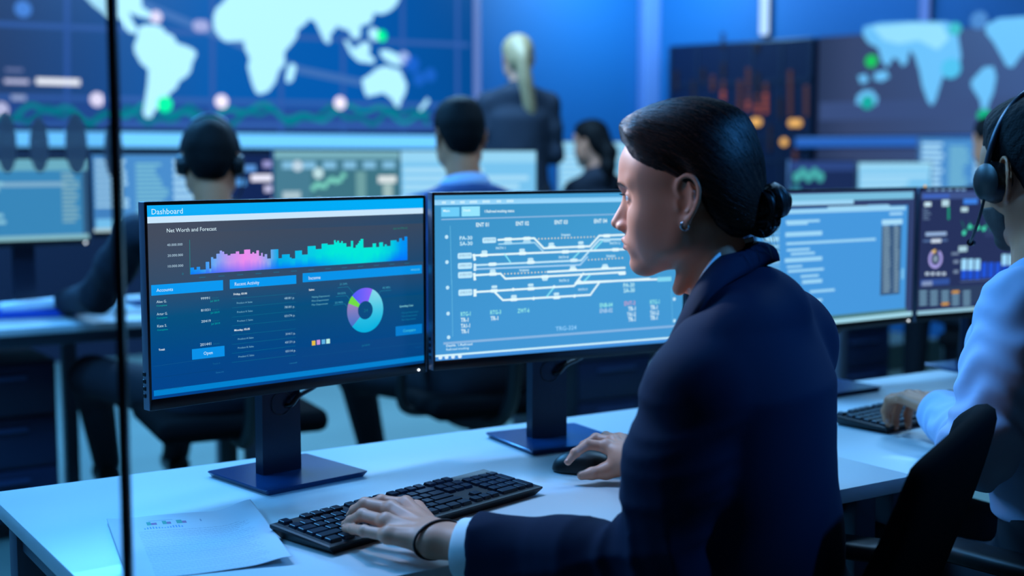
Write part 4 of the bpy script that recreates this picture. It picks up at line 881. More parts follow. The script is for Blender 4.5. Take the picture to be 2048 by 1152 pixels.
def head_sdf(P, neck=None, nr=(.052, .055), male=False, face=True):
    Q = P.copy(); Q[:, 1] = np.abs(Q[:, 1])
    d = ell(P, (-.002, 0, .045), (.094, .0735, .082))
    d = smin(d, ell(P, (.043, 0, .050), (.057, .0605, .056)), .03)
    d = smin(d, ell(P, (.038, 0, -.028), (.050, .0535, .076)), .03)
    jw = .004 if male else 0
    d = smin(d, rc(Q, (.010, .0455 + jw, -.056), (.066, .014 + jw, -.0965), .0165, .0145), .026)
    d = smin(d, rc(Q, (.003, .056, -.01), (.010, .048 + jw, -.058), .015, .016), .03)
    d = smin(d, ell(P, (.0795, 0, -.0955), (.0165, .019 + jw, .0155)), .018)
    d = smin(d, ell(Q, (.056, .040, -.018), (.026, .021, .026)), .028)
    d = smin(d, ell(Q, (.050, .033, -.048), (.030, .021, .030)), .03)
    d = smin(d, ell(Q, (.036, .0485, .034), (.030, .0165, .030)), .03)
    d = smin(d, ell(Q, (.026, .0475, -.030), (.036, .0165, .036)), .03)
    if face:
        d = smin(d, rc(Q, (.0935, .010, .031), (.074, .046, .033), .008, .007), .015)
        d = smin(d, ell(P, (.081, 0, -.060), (.020, .027, .024)), .02)
        d = smax(d, -ell(Q, (.0965, .038, .0115), (.0185, .0230, .0135)), .012)
        d = smin(d, ell(Q, (.0775, .0335, .0115), (.0136, .0148, .0122)), .007)
        d = smax(d, -ell(Q, (.0945, .0375, .0108), (.0135, .0135, .0044)), .0018)
        d = smin(d, rc(P, (.0885, 0, .017), (.1130, 0, -.0275), .0060, .0084), .012)
        d = smin(d, rc(P, (.084, 0, .006), (.0975, 0, -.028), .0085, .0125), .008)
        d = smin(d, rc(P, (.1115, 0, -.031), (.1005, 0, -.0405), .0058, .005), .004)
        d = smin(d, ell(Q, (.1005, .0112, -.0345), (.0105, .0062, .0072)), .007)
        d = smax(d, -ell(Q, (.1055, .0066, -.0410), (.0060, .0034, .0042)), .003)
        d = smin(d, rc(Q, (.1020, .003, -.0555), (.0900, .0235, -.0618), .0050, .0022), .005)
        d = smin(d, rc(Q, (.1000, .0, -.0690), (.0885, .0225, -.0636), .0060, .0026), .005)
        d = smax(d, -rc(Q, (.1085, 0, -.0622), (.0905, .0255, -.0632), .0014, .0007), .0022)
        d = smax(d, -ell(P, (.1035, 0, -.0815), (.0085, .018, .0060)), .010)
    if neck is not None:
        nb = np.asarray(neck, np.float32)
        d = smin(d, rc(P, (-.022, 0, -.045), nb, nr[0], nr[1]), .03)
        d = smin(d, rc(Q, (-.026, .048, -.035), (nb[0] + .062, .022, nb[2] + .012), .012, .010), .016)
    d = smin(d, ear_sdf(Q), .004)
    return d
def eyes_parts(T):
    out = []
    for s in (-1, 1):
        out.append((sphere_part((.0770, s * .0335, .0112), .0124, 0), 4)); out.append((sphere_part((.0840, s * .0342, .0112), .0062, 0, 12), 5))
    return [((V @ T[:3, :3].T + T[:3, 3]), F, mi) for (V, F, _), mi in out]
def face_mats(V, F):         # lips and brows take their own colour
    c = V[F].mean(1); ay = np.abs(c[:, 1]); m = np.zeros(len(F), int)
    lipc = np.minimum(rc(np.c_[c[:, 0], ay, c[:, 2]].astype(np.float32), (.1025, .002, -.0557), (.0905, .0225, -.0618), .0046, .0016), rc(np.c_[c[:, 0], ay, c[:, 2]].astype(np.float32), (.1015, 0, -.0685), (.0885, .0222, -.0636), .0058, .002))
    m[(lipc < .0006) & (c[:, 0] > .085)] = 1
    bz = .0335 + .010 * np.clip((ay - .012) / .03, 0, 1) * (1 - .6 * np.clip((ay - .038) / .014, 0, 1)) - .004
    m[False & (np.abs(c[:, 2] - bz) < .0034 * np.clip((.057 - ay) / .012, .2, 1)) & (ay > .012) & (ay < .055) & (c[:, 0] > .045)] = 2
    return m
def xf(V, T): return V @ T[:3, :3].T + T[:3, 3]
def pose(fwd, up_pitch, at_local, at_world, roll=0, scale=1.0):
    """matrix that turns the local head frame: fwd = heading vector, pitch down, so that at_local lands on at_world"""
    f = np.array(fwd, float); f[2] = 0; f /= np.linalg.norm(f); l = np.cross(ZZ, f)
    c, s = math.cos(up_pitch), math.sin(up_pitch); f2 = f * c - ZZ * s; u2 = ZZ * c + f * s
    if roll: l, u2 = l * math.cos(roll) + u2 * math.sin(roll), u2 * math.cos(roll) - l * math.sin(roll)
    R_ = np.stack([f2, l, u2], 1) * scale; T = np.eye(4); T[:3, :3] = R_; T[:3, 3] = np.array(at_world) - R_ @ np.array(at_local); return T
# ---------------------------------------------------------------- hands
def hand_sdf(P, J):
    d = None
    w = np.array(J['wrist']); mc = [np.array(f[0]) for f in J['f']]
    side = mc[0] - mc[3]; side = side / np.linalg.norm(side)
    for i, m in enumerate(mc):
        b = w + side * (.017 - .0105 * i)
        e = rc(P, b + (m - b) * .05, m, .0145, .0112 - .0006 * (i == 3)); d = e if d is None else smin(d, e, .014)
    for i, f in enumerate(J['f']):
        r = [.0098, .0088, .0076, .0060]; k = (.97, 1, .96, .86)[i]; k *= J.get('thick', 1)
        e = chain(P, f, [q * k for q in r], .0022)
        for q, rr in ((1, .0093), (2, .0079)): e = smin(e, np.linalg.norm(P - np.asarray(f[q], np.float32), axis=1) - rr * k, .003)
        d = smin(d, e, .0045)
        d = smin(d, np.linalg.norm(P - np.asarray(f[0], np.float32) - np.array(J['n'], np.float32) * .0006, axis=1) - .0108, .006)
        if 'tendon' in J: d = smin(d, rc(P, w + side * (.010 - .006 * i) + np.array(J['n']) * .0125, mc[i] + np.array(J['n']) * .0088, .0022, .0026), .006)
    t = J['t']
    e = chain(P, t, [.0145, .0125, .0100, .0076], .004); e = smin(e, rc(P, w + side * .012, t[1], .014, .011), .01)
    d = smin(d, e, .011)
    d = smin(d, rc(P, w + side * 0, w + (np.array(J['fore']) - w), .0235, .030) if 0 else chain(P, [w + side * .009, np.array(J['fore']) + side * .012], [.0185, .0235], .01), .018)
    d = smin(d, chain(P, [w - side * .009, np.array(J['fore']) - side * .012], [.0178, .0235], .01), .018)
    return d
def nails(J, mi):
    out = []; n0 = np.array(J['n'], float)
    for f, k in [(f, 1) for f in J['f']] + [(J['t'], 1.15)]:
        a, b = np.array(f[2], float), np.array(f[3], float); t = (b - a) / np.linalg.norm(b - a); n = n0 - t * (n0 @ t)
        if f is J['t']: n = np.array(J.get('tn', n0), float); n = n - t * (n @ t)
        n /= np.linalg.norm(n); s = np.cross(t, n)
        bm = bmesh.new(); ball(bm, (0, 0, 0), 1, 12, 8)
        V, F, _ = bm_part(bm); V = b + t * .0016 + n * .0036 - t * .0012 + (V[:, :1] * t * .0054 + V[:, 1:2] * s * .0043 * k + V[:, 2:] * n * .0024); out.append((V, F, mi))
    return out
def auto_hand(wrist, dirv, up, side, curl=.5, L=1.0, spread=.0):
    """relaxed hand: dirv = wrist to knuckles, up = back of the hand, side = +1 left hand"""
    d = np.array(dirv, float); d /= np.linalg.norm(d); n = np.array(up, float); n -= d * (n @ d); n /= np.linalg.norm(n); s = np.cross(n, d) * (-side)   # towards the thumb
    w = np.array(wrist, float); f = []
    for i in range(4):
        m = w + d * (.088 - .0035 * abs(i - 1) - (.006 if i == 3 else 0)) * L + s * (.027 - .0185 * i) * L - n * (.003 * (i == 3))
        a = curl * (.55 + .08 * i); l = [.043, .047, .043, .034][i] * L; q = [m]; dd = d + s * spread * (1.5 - i) * .08
        for k, (lk, ak) in enumerate(((1, .5), (.62, 1.15), (.5, .8))):
            a_ = curl * ak; dd = dd * math.cos(a_) - n * math.sin(a_) if k == 0 else dd2 * math.cos(a_) - nn * math.sin(a_)
            dd = dd / np.linalg.norm(dd); nn = n - dd * (n @ dd)
            nn = np.cross(np.cross(dd, n), dd); nn /= max(np.linalg.norm(nn), 1e-6); dd2 = dd
            q.append(q[-1] + dd * l * lk)
        f.append(q)
    c = w + d * .022 * L + s * .022 * L - n * .008; t = [c, c + d * .035 * L + s * .022 * L - n * .010, c + d * .064 * L + s * .028 * L - n * .016, c + d * .088 * L + s * .026 * L - n * .020]
    return dict(wrist=w, f=f, t=t, n=n, fore=w - d * .08, tn=s)
def headset(label, T, mic_side=1, cups=(1, -1), r=.094, dx=0):
    hs = thing('headset', label, 'headset', tuple(T[:3, 3]))
    o3 = T[:3, 3]
    W_ = lambda p: tuple(T[:3, :3] @ (np.array(p) + np.array([dx, 0, 0])))
    bm = bmesh.new(); pts = [W_((.0 - .018 * math.sin(a) - dx * .8 * math.sin(a), .092 * math.cos(a), .016 + .139 * math.sin(a))) for a in np.linspace(.05, PI - .05, 30)]
    tube(bm, pts, .0055, 8); bobj('headband', bm, mat('headset grey band', (70, 76, 88), .3, metal=.5), hs, 60)
    for s in cups:
        bm = bmesh.new(); cyl(bm, W_((-.006, s * .0775, .0)), W_((-.006, s * .098, .0)), .036, .031, 26); cyl(bm, W_((-.006, s * .098, .0)), W_((-.006, s * .104, .0)), .031, .022, 26); cup = bobj('ear_cup', bm, M_black, hs, 40)
        bm = bmesh.new(); cyl(bm, W_((-.006, s * .068, .0)), W_((-.006, s * .079, .0)), .033, .036, 26); bobj('ear_cushion', bm, mat('cushion leatherette', (16, 17, 21), .6), cup, 40)
    s = mic_side; bm = bmesh.new(); tube(bm, catmull([W_((-.005, s * .098, -.02)), W_((.012, s * .097, -.055)), W_((.04, s * .088, -.085)), W_((.072, s * .07, -.098)), W_((.085, s * .056, -.098))], 6), .0026, 8); mc = bobj('microphone_boom', bm, M_black, hs, 60)
    bm = bmesh.new(); a, b = np.array(W_((.072, s * .07, -.098))), np.array(W_((.092, s * .048, -.098))); cyl(bm, tuple(a), tuple(b), .006, .005, 12); bobj('microphone', bm, M_black, mc, 40)
    return hs
# ================================================================ the woman in the navy jacket
left = -RGT; away = FH
def heading(deg): a = math.radians(deg); return left * math.cos(a) + away * math.sin(a)
hf = heading(17); tf = heading(25); tl = np.cross(ZZ, tf)
wom = thing('person', 'woman in navy jacket with dark hair in a low bun, typing by the Dashboard screen', 'person', tuple(ond(1500, 1290, 1.78)))
WO = np.array(wom.location)
EAR = ond(1365, 405, 1.69)
TH = pose(hf, math.radians(4), (0, .071, 0), EAR, 0, .90)
Ti = np.linalg.inv(TH)
Nw = ond(1452, 592, 1.765)                       # base of the neck
nk = xf(np.array([Nw]), Ti)[0]
fh = lambda P: head_sdf(P, nk, (.045, .052))
ZC = .93
def comp(V):
    V = V.copy(); V[:, 2] = np.where((V[:, 2] < 0) & (V[:, 2] > -.16), V[:, 2] * ZC + np.minimum(0, V[:, 2] + .10) * .12, V[:, 2]); return V
V, F = vol_mesh(fh, (-.13, -.10, -.20), (.14, .10, .14), .0018)
head_m = face_mats(V, F); V = comp(V)
HEADV, HEADF = V, F
body = [(xf(V, TH) - WO, F, head_m)] + [(a - WO, f, m) for a, f, m in eyes_parts(TH)]
# hands, placed over the keys and the mouse
o3 = lambda x, y, z: onz(x, y, DZ + z)
JL = dict(wrist=o3(868, 1078, .036), fore=onz(868,1078,DZ+.036)+(onz(1312,1140,.765)-onz(868,1078,DZ+.036))*.3, n=(0, 0, 1), tendon=1, tn=(-.5, .5, .6), f=[
    [o3(812, 1010, .052), o3(763, 1002, .055), o3(741, 1008, .042), o3(731, 1016, .031)],
    [o3(783, 1019, .055), o3(730, 1008, .057), o3(710, 1021, .043), o3(700, 1031, .030)],
    [o3(772, 1044, .050), o3(725, 1030, .052), o3(702, 1042, .039), o3(690, 1049, .029)],
    [o3(776, 1071, .040), o3(728, 1062, .040), o3(706, 1058, .034), o3(690, 1057, .029)]],
    t=[o3(853, 1052, .030), o3(832, 1020, .030), o3(798, 1008, .028), o3(772, 1004, .027)])
JR = dict(wrist=o3(1256, 916, .042), fore=o3(1330, 935, .06), n=(-.25, .1, .95), tendon=1, tn=(-.6, -.6, .5), f=[
    [o3(1214, 893, .058), o3(1175, 889, .060), o3(1150, 906, .050), o3(1136, 924, .037)],
    [o3(1228, 884, .060), o3(1192, 877, .062), o3(1168, 891, .052), o3(1154, 908, .038)],
    [o3(1240, 880, .054), o3(1212, 873, .054), o3(1192, 885, .040), o3(1180, 897, .026)],
    [o3(1250, 882, .044), o3(1232, 875, .042), o3(1216, 885, .028), o3(1206, 894, .018)]],
    t=[o3(1246, 934, .028), o3(1212, 942, .022), o3(1184, 947, .019), o3(1163, 951, .016)])
for J in (JL, JR):
    fs = lambda P, J=J: hand_sdf(P, J)
    pts = np.array([p for f in J['f'] + [J['t']] for p in f] + [J['wrist'], J['fore']])
    V, F = vol_mesh(fs, pts.min(0) - .035, pts.max(0) + .035, .0013)
    body.append((V - WO, F, 0)); body += [(a - WO, f, m) for a, f, m in nails(J, 3)]
# slim trunk and legs inside the clothes
SL = ond(1380, 770, 1.585); SR = ond(1575, 672, 1.885); EL = onz(1312, 1140, .765); WL = np.array(JL['wrist']); WR = np.array(JR['wrist'])
ER = .5 * (SR + WR) + V3(.16, -.02, -.1); ER[2] = .80
PEL = ond(1530, 1330, 1.77); PEL[2] = .56
CH = ond(1482, 700, 1.745)
tr = -tl
HIP = [PEL + tl * .085 - ZZ * .03, PEL - tl * .085 - ZZ * .03]
KN = [h + tf * .40 + tl * s * .03 + ZZ * .02 for h, s in zip(HIP, (1, -1))]
AN = [np.array([k[0] - tf[0] * -.02, k[1] - tf[1] * -.02, .09]) for k in KN]; TOE = [a + tf * .14 - ZZ * .055 for a in AN]
def trunk(P):
    d = rc(P, PEL, CH, .09, .085); d = smin(d, rc(P, CH, Nw - ZZ * .04, .075, .045), .03)
    for a, b, c in ((SL, EL, WL), (SR, ER, WR)): d = smin(d, chain(P, [a, b, b + (c - b) * .75], [.034, .032, .026], .02), .02)
    for h, k, a, t in zip(HIP, KN, AN, TOE): d = smin(d, chain(P, [h, k, a, t], [.075, .05, .035, .03], .02), .03)
    return d
V, F = vol_mesh(trunk, np.minimum.reduce([*TOE, *AN, WL, EL, PEL]) - .12, np.maximum.reduce([SR, SL, CH, Nw, ER, *KN, *TOE, PEL]) + .12, .010)
body.append((V - WO, F, 0))
mesh_obj('body', body, [SK, M_lip, M_brow, M_nail, M_eye, M_iris], wom)
# ---- jacket
ax_t = np.stack([tf, tl, ZZ])
spine = [(1530, 1330, 1.78, .58), (1500, 1130, 1.765, 0), (1483, 900, 1.75, 0), (1482, 760, 1.745, 0), (1478, 640, 1.755, 0)]
sp = [PEL] + [ond(x, y, d) for x, y, d, _ in spine[1:]]
wid = [(.190, .220), (.118, .165), (.117, .178), (.117, .186), (.088, .150)]         # half depth, half width
def torso_sdf(P, off=0.0):
    L = frame_to(P, Nw, ax_t)
    S_ = frame_to(np.array(sp, np.float32), Nw, ax_t)
    z = L[:, 2]; zs = S_[:, 2]; 
    cx = np.interp(z, zs, S_[:, 0]); cy = np.interp(z, zs, S_[:, 1]); a = np.interp(z, zs, [w[0] for w in wid]) + off; b = np.interp(z, zs, [w[1] for w in wid]) + off
    X = (L[:, 0] - cx) / a; Y = (L[:, 1] - cy) / b
    n = 2.35; r = (np.abs(X) ** n + np.abs(Y) ** n + 1e-9) ** (1 / n)
    return (r - 1) * np.minimum(a, b)
CUFL = WL + (EL - WL) / np.linalg.norm(EL - WL) * .056 - ZZ * .006; CUFR = WR + (ER - WR) / np.linalg.norm(ER - WR) * .045
def armfold(P, a, b, amp, f0, ph):
    ab = b - a; L_ = np.linalg.norm(ab); t = ((P - a) @ (ab / L_)); s = (P - a) @ np.cross(ab / L_, V3(.3, .5, .8))
    r = np.sin(t * f0 + s * 20 + ph + 1.2 * np.sin(s * 19 + t * 7)); r2 = np.sin(t * f0 * .45 - s * 17 + ph * 2)
    return -amp * ((1 - np.abs(r)) ** 2 * 1.7 + .4 * r2 - .5)
def jacket(P):
    d = torso_sdf(P)
    L = frame_to(P, Nw, ax_t); zc = L[:, 2]
    # shoulder slope and top
    sh = chain(P, [SL + ZZ * -.004, Nw + tl * .06 - ZZ * .036 - tf * .020, Nw - tf * .042 - ZZ * .016, Nw - tl * .06 - ZZ * .036 - tf * .020, SR + ZZ * -.004], [.054, .050, .052, .050, .054], .03)
    d = smax(d, zc + .020 + .9 * np.clip(L[:, 0], -.03, .3), .05)
    d = smin(d, sh, .035)
    # shoulder blades, waist suppression
    arml = chain(P, [SL + (CH - SL) * .10 - ZZ * .012, SL + (EL - SL) * .45, EL, EL + (CUFL - EL) * .45, CUFL + (CUFL - EL) * .3], [.062, .060, .057, .054, .046], .03)
    wl = sstep(-.10, .02, (P - EL) @ (ZZ * 1.0)) * 0 + np.exp(-(np.linalg.norm(P - EL, axis=1) / .10) ** 2)
    arml = arml + armfold(P, SL, EL, .0022, 42, .4) + wl * armfold(P, EL, CUFL, .0060, 58, 1.2) + np.exp(-(np.linalg.norm(P - (SL - ZZ * .07), axis=1) / .08) ** 2) * armfold(P, SL, EL, .0035, 64, 0)
    armr = chain(P, [SR - ZZ * .01, SR + (ER - SR) * .45, ER, CUFR + (CUFR - ER) * .3], [.064, .06, .054, .041], .03)
    d = smin(d, arml, .013); d = smin(d, armr, .045)
    # drape folds on the back
    d = d + .0016 * np.sin(L[:, 1] * 34 + zc * 22) * sstep(-.22, -.34, zc) + .0022 * np.sin((L[:, 1] * .8 + zc) * 40) * np.exp(-((zc + .30) / .07) ** 2)
    # cuffs, hem and neck opening
    for c, e in ((CUFL, EL), (CUFR, ER)):
        u = (c - e) / np.linalg.norm(c - e); dd = (P - c) @ u; near = np.linalg.norm(P - c, axis=1) - .12
        d = np.where(near < 0, smax(d, dd, .004), d)
    d = smax(d, (PEL[2] - .09) - P[:, 2], .01)
    ncut = rc(P, Nw - ZZ * .05 + tf * .02, Nw + (TH[:3, 3] - Nw) * .9, .058, .062)
    d = smax(d, -ncut, .012)
    d = smax(d, -rc(P, Nw + tf * .09 + ZZ * .03, Nw + tf * .13 - ZZ * .16, .05, .008), .01)
    return d
lo = np.minimum.reduce([WL, EL, PEL - V3(.25, .25, .12), SL, WR]) - .08; hi = np.maximum.reduce([SR, Nw, ER, PEL + V3(.25, .25, 0), WR, Nw + .08]) + .15
V, F = vol_mesh(jacket, lo, hi, .0042, 3)
jk = mesh_obj('jacket', [(V - WO, F, 0)], [M_navy], wom)
# collar and lapel: left half traced in space, right half mirrored over the body's middle plane
def mir(p): q = np.array(p) - Nw; return np.array(p) - 2 * tl * (q @ tl)
def onmid(x, y, off=0): return onplane(x, y, Nw, tl)
inn = [onmid(1508, 486), ond(1474, 497, 1.735), ond(1431, 524, 1.705), ond(1401, 562, 1.685), ond(1379, 600, 1.690), ond(1356, 650, 1.708), ond(1335, 705, 1.735)]
out = [onmid(1556, 522), ond(1516, 536, 1.73), ond(1471, 558, 1.690), ond(1436, 582, 1.655), ond(1405, 614, 1.640), ond(1374, 662, 1.655), ond(1346, 712, 1.70)]
def strip(name, A_, B_, bulge, th, m, parent, n=6):
    A_ = catmull(A_, n); B_ = catmull(B_, n)
    A_ = [mir(p) for p in A_[:0:-1]] + A_; B_ = [mir(p) for p in B_[:0:-1]] + B_
    bm = bmesh.new(); rows_ = []
    for a, b in zip(A_, B_):
        mid = (a + b) / 2; o_ = mid - (Nw + ZZ * (mid - Nw)[2]); o_ /= np.linalg.norm(o_) + 1e-9
        row = []
        for k in range(7):
            t = k / 6; q = a + (b - a) * t + (o_ * .8 + ZZ * .6) * bulge * math.sin(PI * t); row.append(bm.verts.new(q - WO))
        rows_.append(row)
    for r0, r1 in zip(rows_, rows_[1:]):
        for k in range(6): bm.faces.new((r0[k], r0[k + 1], r1[k + 1], r1[k]))
    o = bobj(name, bm, m, parent, 80); md = o.modifiers.new('t', 'SOLIDIFY'); md.thickness = th; md.offset = 0; return o
strip('collar', inn, out, .010, .006, M_navy, jk)
inn2 = [p - ZZ * .022 + (Nw - p) * V3(1, 1, 0) * .12 for p in inn]; top2 = [p + ZZ * .0085 + (Nw - p) * V3(1, 1, 0) * .06 for p in inn]
strip('shirt_collar', top2, inn2, .003, .003, M_shirtw, wom)
def cuff(name, c, e, r0, r1, ln, m, side):
    u = (c - e) / np.linalg.norm(c - e); x = np.cross(u, ZZ); x /= np.linalg.norm(x); y = np.cross(x, u); bm = bmesh.new(); prev = None; n = 28
    for t, r in ((-.02, r0), (0, r0), (ln * .8, r1), (ln, r1 - .001), (ln, r1 - .004), (0, r1 - .006)):
        ring_ = [bm.verts.new(c + u * t + (x * math.cos(2 * PI * k / n) * 1.08 + y * math.sin(2 * PI * k / n) * .95) * r - WO) for k in range(n)]
        if prev:
            for k in range(n): bm.faces.new((prev[k], prev[(k + 1) % n], ring_[(k + 1) % n], ring_[k]))
        prev = ring_
    return bobj(name, bm, m, wom, 60)
cuff('shirt_cuff', CUFL, EL, .041, .0405, .019, M_shirtw, 1); cuff('shirt_cuff', CUFR, ER, .034, .0335, .014, M_shirtw, -1)
# trousers and shoes
def trou(P):
    d = ell(frame_to(P, PEL - ZZ * .03, ax_t), (0, 0, 0), (.14, .185, .12))
    for h, k, a in zip(HIP, KN, AN): d = smin(d, chain(P, [h, k, a], [.092, .068, .052], .03), .03)
    return smax(d, .085 - P[:, 2], .01)
V, F = vol_mesh(trou, np.minimum.reduce([*AN, PEL, *KN]) - .22, np.maximum.reduce([*AN, PEL, *KN]) + .22, .010)
mesh_obj('trousers', [(V - WO, F, 0)], [M_pants], wom)
for a, t in zip(AN, TOE):
    fs = lambda P: smax(chain(P, [a - ZZ * .04 - tf * .03, a - ZZ * .04 + tf * .05, t - ZZ * .0], [.044, .042, .032], .03), .004 - P[:, 2], .006)
    V, F = vol_mesh(fs, np.minimum(a, t) - .13, np.maximum(a, t) + .1, .007); mesh_obj('shoe', [(V - WO, F, 0)], [M_shoe], wom)
# ---- hair
HX = [-.12, -.09, -.06, -.042, -.030, -.022, -.012, .0, .012, .022, .035, .055, .072, .085, .10]; HZ = [-.072, -.066, -.055, -.036, -.012, .014, .036, .046, .046, .040, .044, .052, .068, .088, .098]
def hairline(P): return np.interp(P[:, 0], HX, HZ).astype(np.float32)
def cap_sdf(P):
    d = ell(P, (-.002, 0, .045), (.094, .0735, .082)); d = smin(d, ell(P, (.041, 0, .050), (.057, .0610, .056)), .03)
    d = smin(d, ell(P, (-.045, 0, -.015), (.050, .050, .050)), .03)
    g = P[:, 2] - hairline(P); off = .0015 + .0115 * sstep(0, .028, g) + .011 * sstep(.07, .13, P[:, 2]) + .009 * np.exp(-((P[:, 0] - .075) / .03) ** 2 - ((P[:, 2] - .105) / .025) ** 2)
    return smax(d - off, -g * .7, .004)
def bun_sdf(P):
    d = ell(P, (-.119, .002, -.008), (.0265, .030, .0255)); d = smin(d, ell(P, (-.101, .0, -.033), (.0240, .028, .023)), .006)
    d = smin(d, ell(P, (-.086, 0, -.016), (.032, .033, .030)), .01)
    a = np.arctan2(P[:, 2] + .02, P[:, 0] + .098); r = np.hypot(P[:, 2] + .02, P[:, 0] + .098)
    return d + .0022 * np.sin(a * 2 + r * 420 + P[:, 1] * 60) + .0008 * np.sin(a * 9 + r * 900)
V, F = vol_mesh(cap_sdf, (-.13, -.10, -.10), (.13, .10, .16), .0022); CAPV, CAPF = V, F
V2, F2 = vol_mesh(bun_sdf, (-.15, -.05, -.08), (-.03, .05, .03), .0017, 1)
bv = BVHTree.FromPolygons([tuple(v) for v in V.tolist()], CAPF.tolist())
hp, hfc, hb = [], [], 0
def strand(pts, r):
    global hb
    N = len(pts); P_ = np.array(pts); t = np.gradient(P_, axis=0); t /= np.linalg.norm(t, axis=1)[:, None] + 1e-9
    nrm = P_ - np.array([0, 0, .03]); x = np.cross(t, nrm); x /= np.linalg.norm(x, axis=1)[:, None] + 1e-9; y = np.cross(x, t)
    for i in range(N):
        rr = r * min(1, .3 + 3 * i / N, .3 + 3 * (N - i) / N)
        for k in range(3): a = 2 * PI * k / 3 + PI / 2; hp.append(P_[i] + (x[i] * math.cos(a) + y[i] * math.sin(a)) * rr)
    for i in range(N - 1):
        for k in range(3): hfc.append((hb + i * 3 + k, hb + i * 3 + (k + 1) % 3, hb + i * 3 + 3 + (k + 1) % 3, hb + i * 3 + 3 + k))
    hb += 3 * N
cen = np.array([-.005, 0, .03]); tgt = np.array([-.092, 0, -.013])
def wrap(p0, p1, n, lift, jit):
    d0 = p0 - cen; d1 = p1 - cen; r0, r1 = np.linalg.norm(d0), np.linalg.norm(d1); d0 = d0 / r0; d1 = d1 / r1
    om = math.acos(max(-1, min(1, float(d0 @ d1)))); out_ = []
    bend = np.array([0, 0, -1.0]) * RNG.normal(.10, .05); sd = np.cross(d0, d1)
    for i in range(n):
        t = i / (n - 1); q = (math.sin((1 - t) * om) * d0 + math.sin(t * om) * d1) / math.sin(om) + bend * math.sin(PI * t) + sd * jit * math.sin(2 * PI * t); q /= np.linalg.norm(q)
        h = bv.ray_cast(Vector(cen + q * .3), Vector(-q))
        if h[0] is None: continue
        out_.append(np.array(h[0]) + q * lift * (.25 + math.sin(PI * min(1, t * 1.3)) * .75))
    return out_
for i in range(1900):
    s = 1 if RNG.random() < .8 else -1
    rr_ = RNG.random()
    if rr_ < .2:
        y_ = s * RNG.uniform(0, .05); d0 = np.array([.1 - 6 * y_ * y_ + RNG.uniform(-.012, .002), y_, .066 + RNG.uniform(-.006, .03)])
    elif rr_ < .62:
        x = RNG.uniform(-.005, .098); z = np.interp(x, HX, HZ) + abs(RNG.normal(0, .006)) + .002; d0 = np.array([x - cen[0], s * (.078 - .55 * max(0, x - .03)), z - cen[2]])
    else:
        a = RNG.uniform(-.9, 1.5); d0 = np.array([math.cos(a) * .1 * .6 + .03, s * RNG.uniform(.0, .06), .11 + 0 * a])
    p0 = cen + d0; e = tgt + np.array([RNG.normal(0, .012), RNG.normal(0, .012) + s * .008, RNG.normal(0, .012)])
    L_ = wrap(p0, e, 16, RNG.uniform(-.0004, .0014), RNG.normal(0, .03))
    if len(L_) > 8: strand(L_, RNG.uniform(.0005, .0010))
for i in range(260):     # coils of the bun
    c = np.array([[-.119, .002, -.008], [-.101, 0, -.033]][i % 2]); R_ = RNG.uniform(.019, .0262); ax_ = np.array([RNG.normal(0, .25), 1.0, RNG.normal(0, .25)]); ax_ /= np.linalg.norm(ax_); u_ = np.cross(ax_, [0, 0, 1]); u_ /= np.linalg.norm(u_); v_ = np.cross(ax_, u_); yo = RNG.uniform(-.026, .026); rr = R_ * math.sqrt(max(.05, 1 - (yo / .031) ** 2)); a0 = RNG.uniform(0, 6.28)
    strand([c + ax_ * yo + (u_ * math.cos(a0 + t) + v_ * math.sin(a0 + t)) * (rr + .0005) for t in np.linspace(0, RNG.uniform(1.5, 3.2), 14)], RNG.uniform(.0006, .0012))
for i in range(46):      # loose hairs
    p0 = np.array([RNG.uniform(-.115, -.075), RNG.uniform(-.01, .03), RNG.uniform(-.065, -.03)]) if i < 18 else np.array([RNG.uniform(.02, .09), RNG.uniform(-.02, .05), .0])
    if i >= 18: p0[2] = .13 - (p0[0] / .11) ** 2 * .035
    q = [p0]; d_ = (np.array([-.6, RNG.normal(0, .3), -1 + RNG.normal(0, .5)]) if i < 18 else np.array([-1, RNG.normal(0, .3), .35 + RNG.normal(0, .2)]))
    for k in range(7): d_ = d_ + RNG.normal(0, .25, 3) + np.array([0, 0, -.12]); q.append(q[-1] + d_ / np.linalg.norm(d_) * .0045)
    strand(q, .00022)
tone = np.repeat(RNG.choice(3, len(hfc) // 9 + 1, p=[.6, .28, .12]), 9)[:len(hfc)]
hair = mesh_obj('hair', [(xf(CAPV, TH) - WO, CAPF, 0), (xf(V2, TH) - WO, F2, 0), (xf(np.array(hp), TH) - WO, hfc, tone)], [M_hair, mat('brown hair strand', (58, 36, 30), .4, spec=.4), mat('chestnut hair strand', (96, 60, 48), .42, spec=.4)], wom)
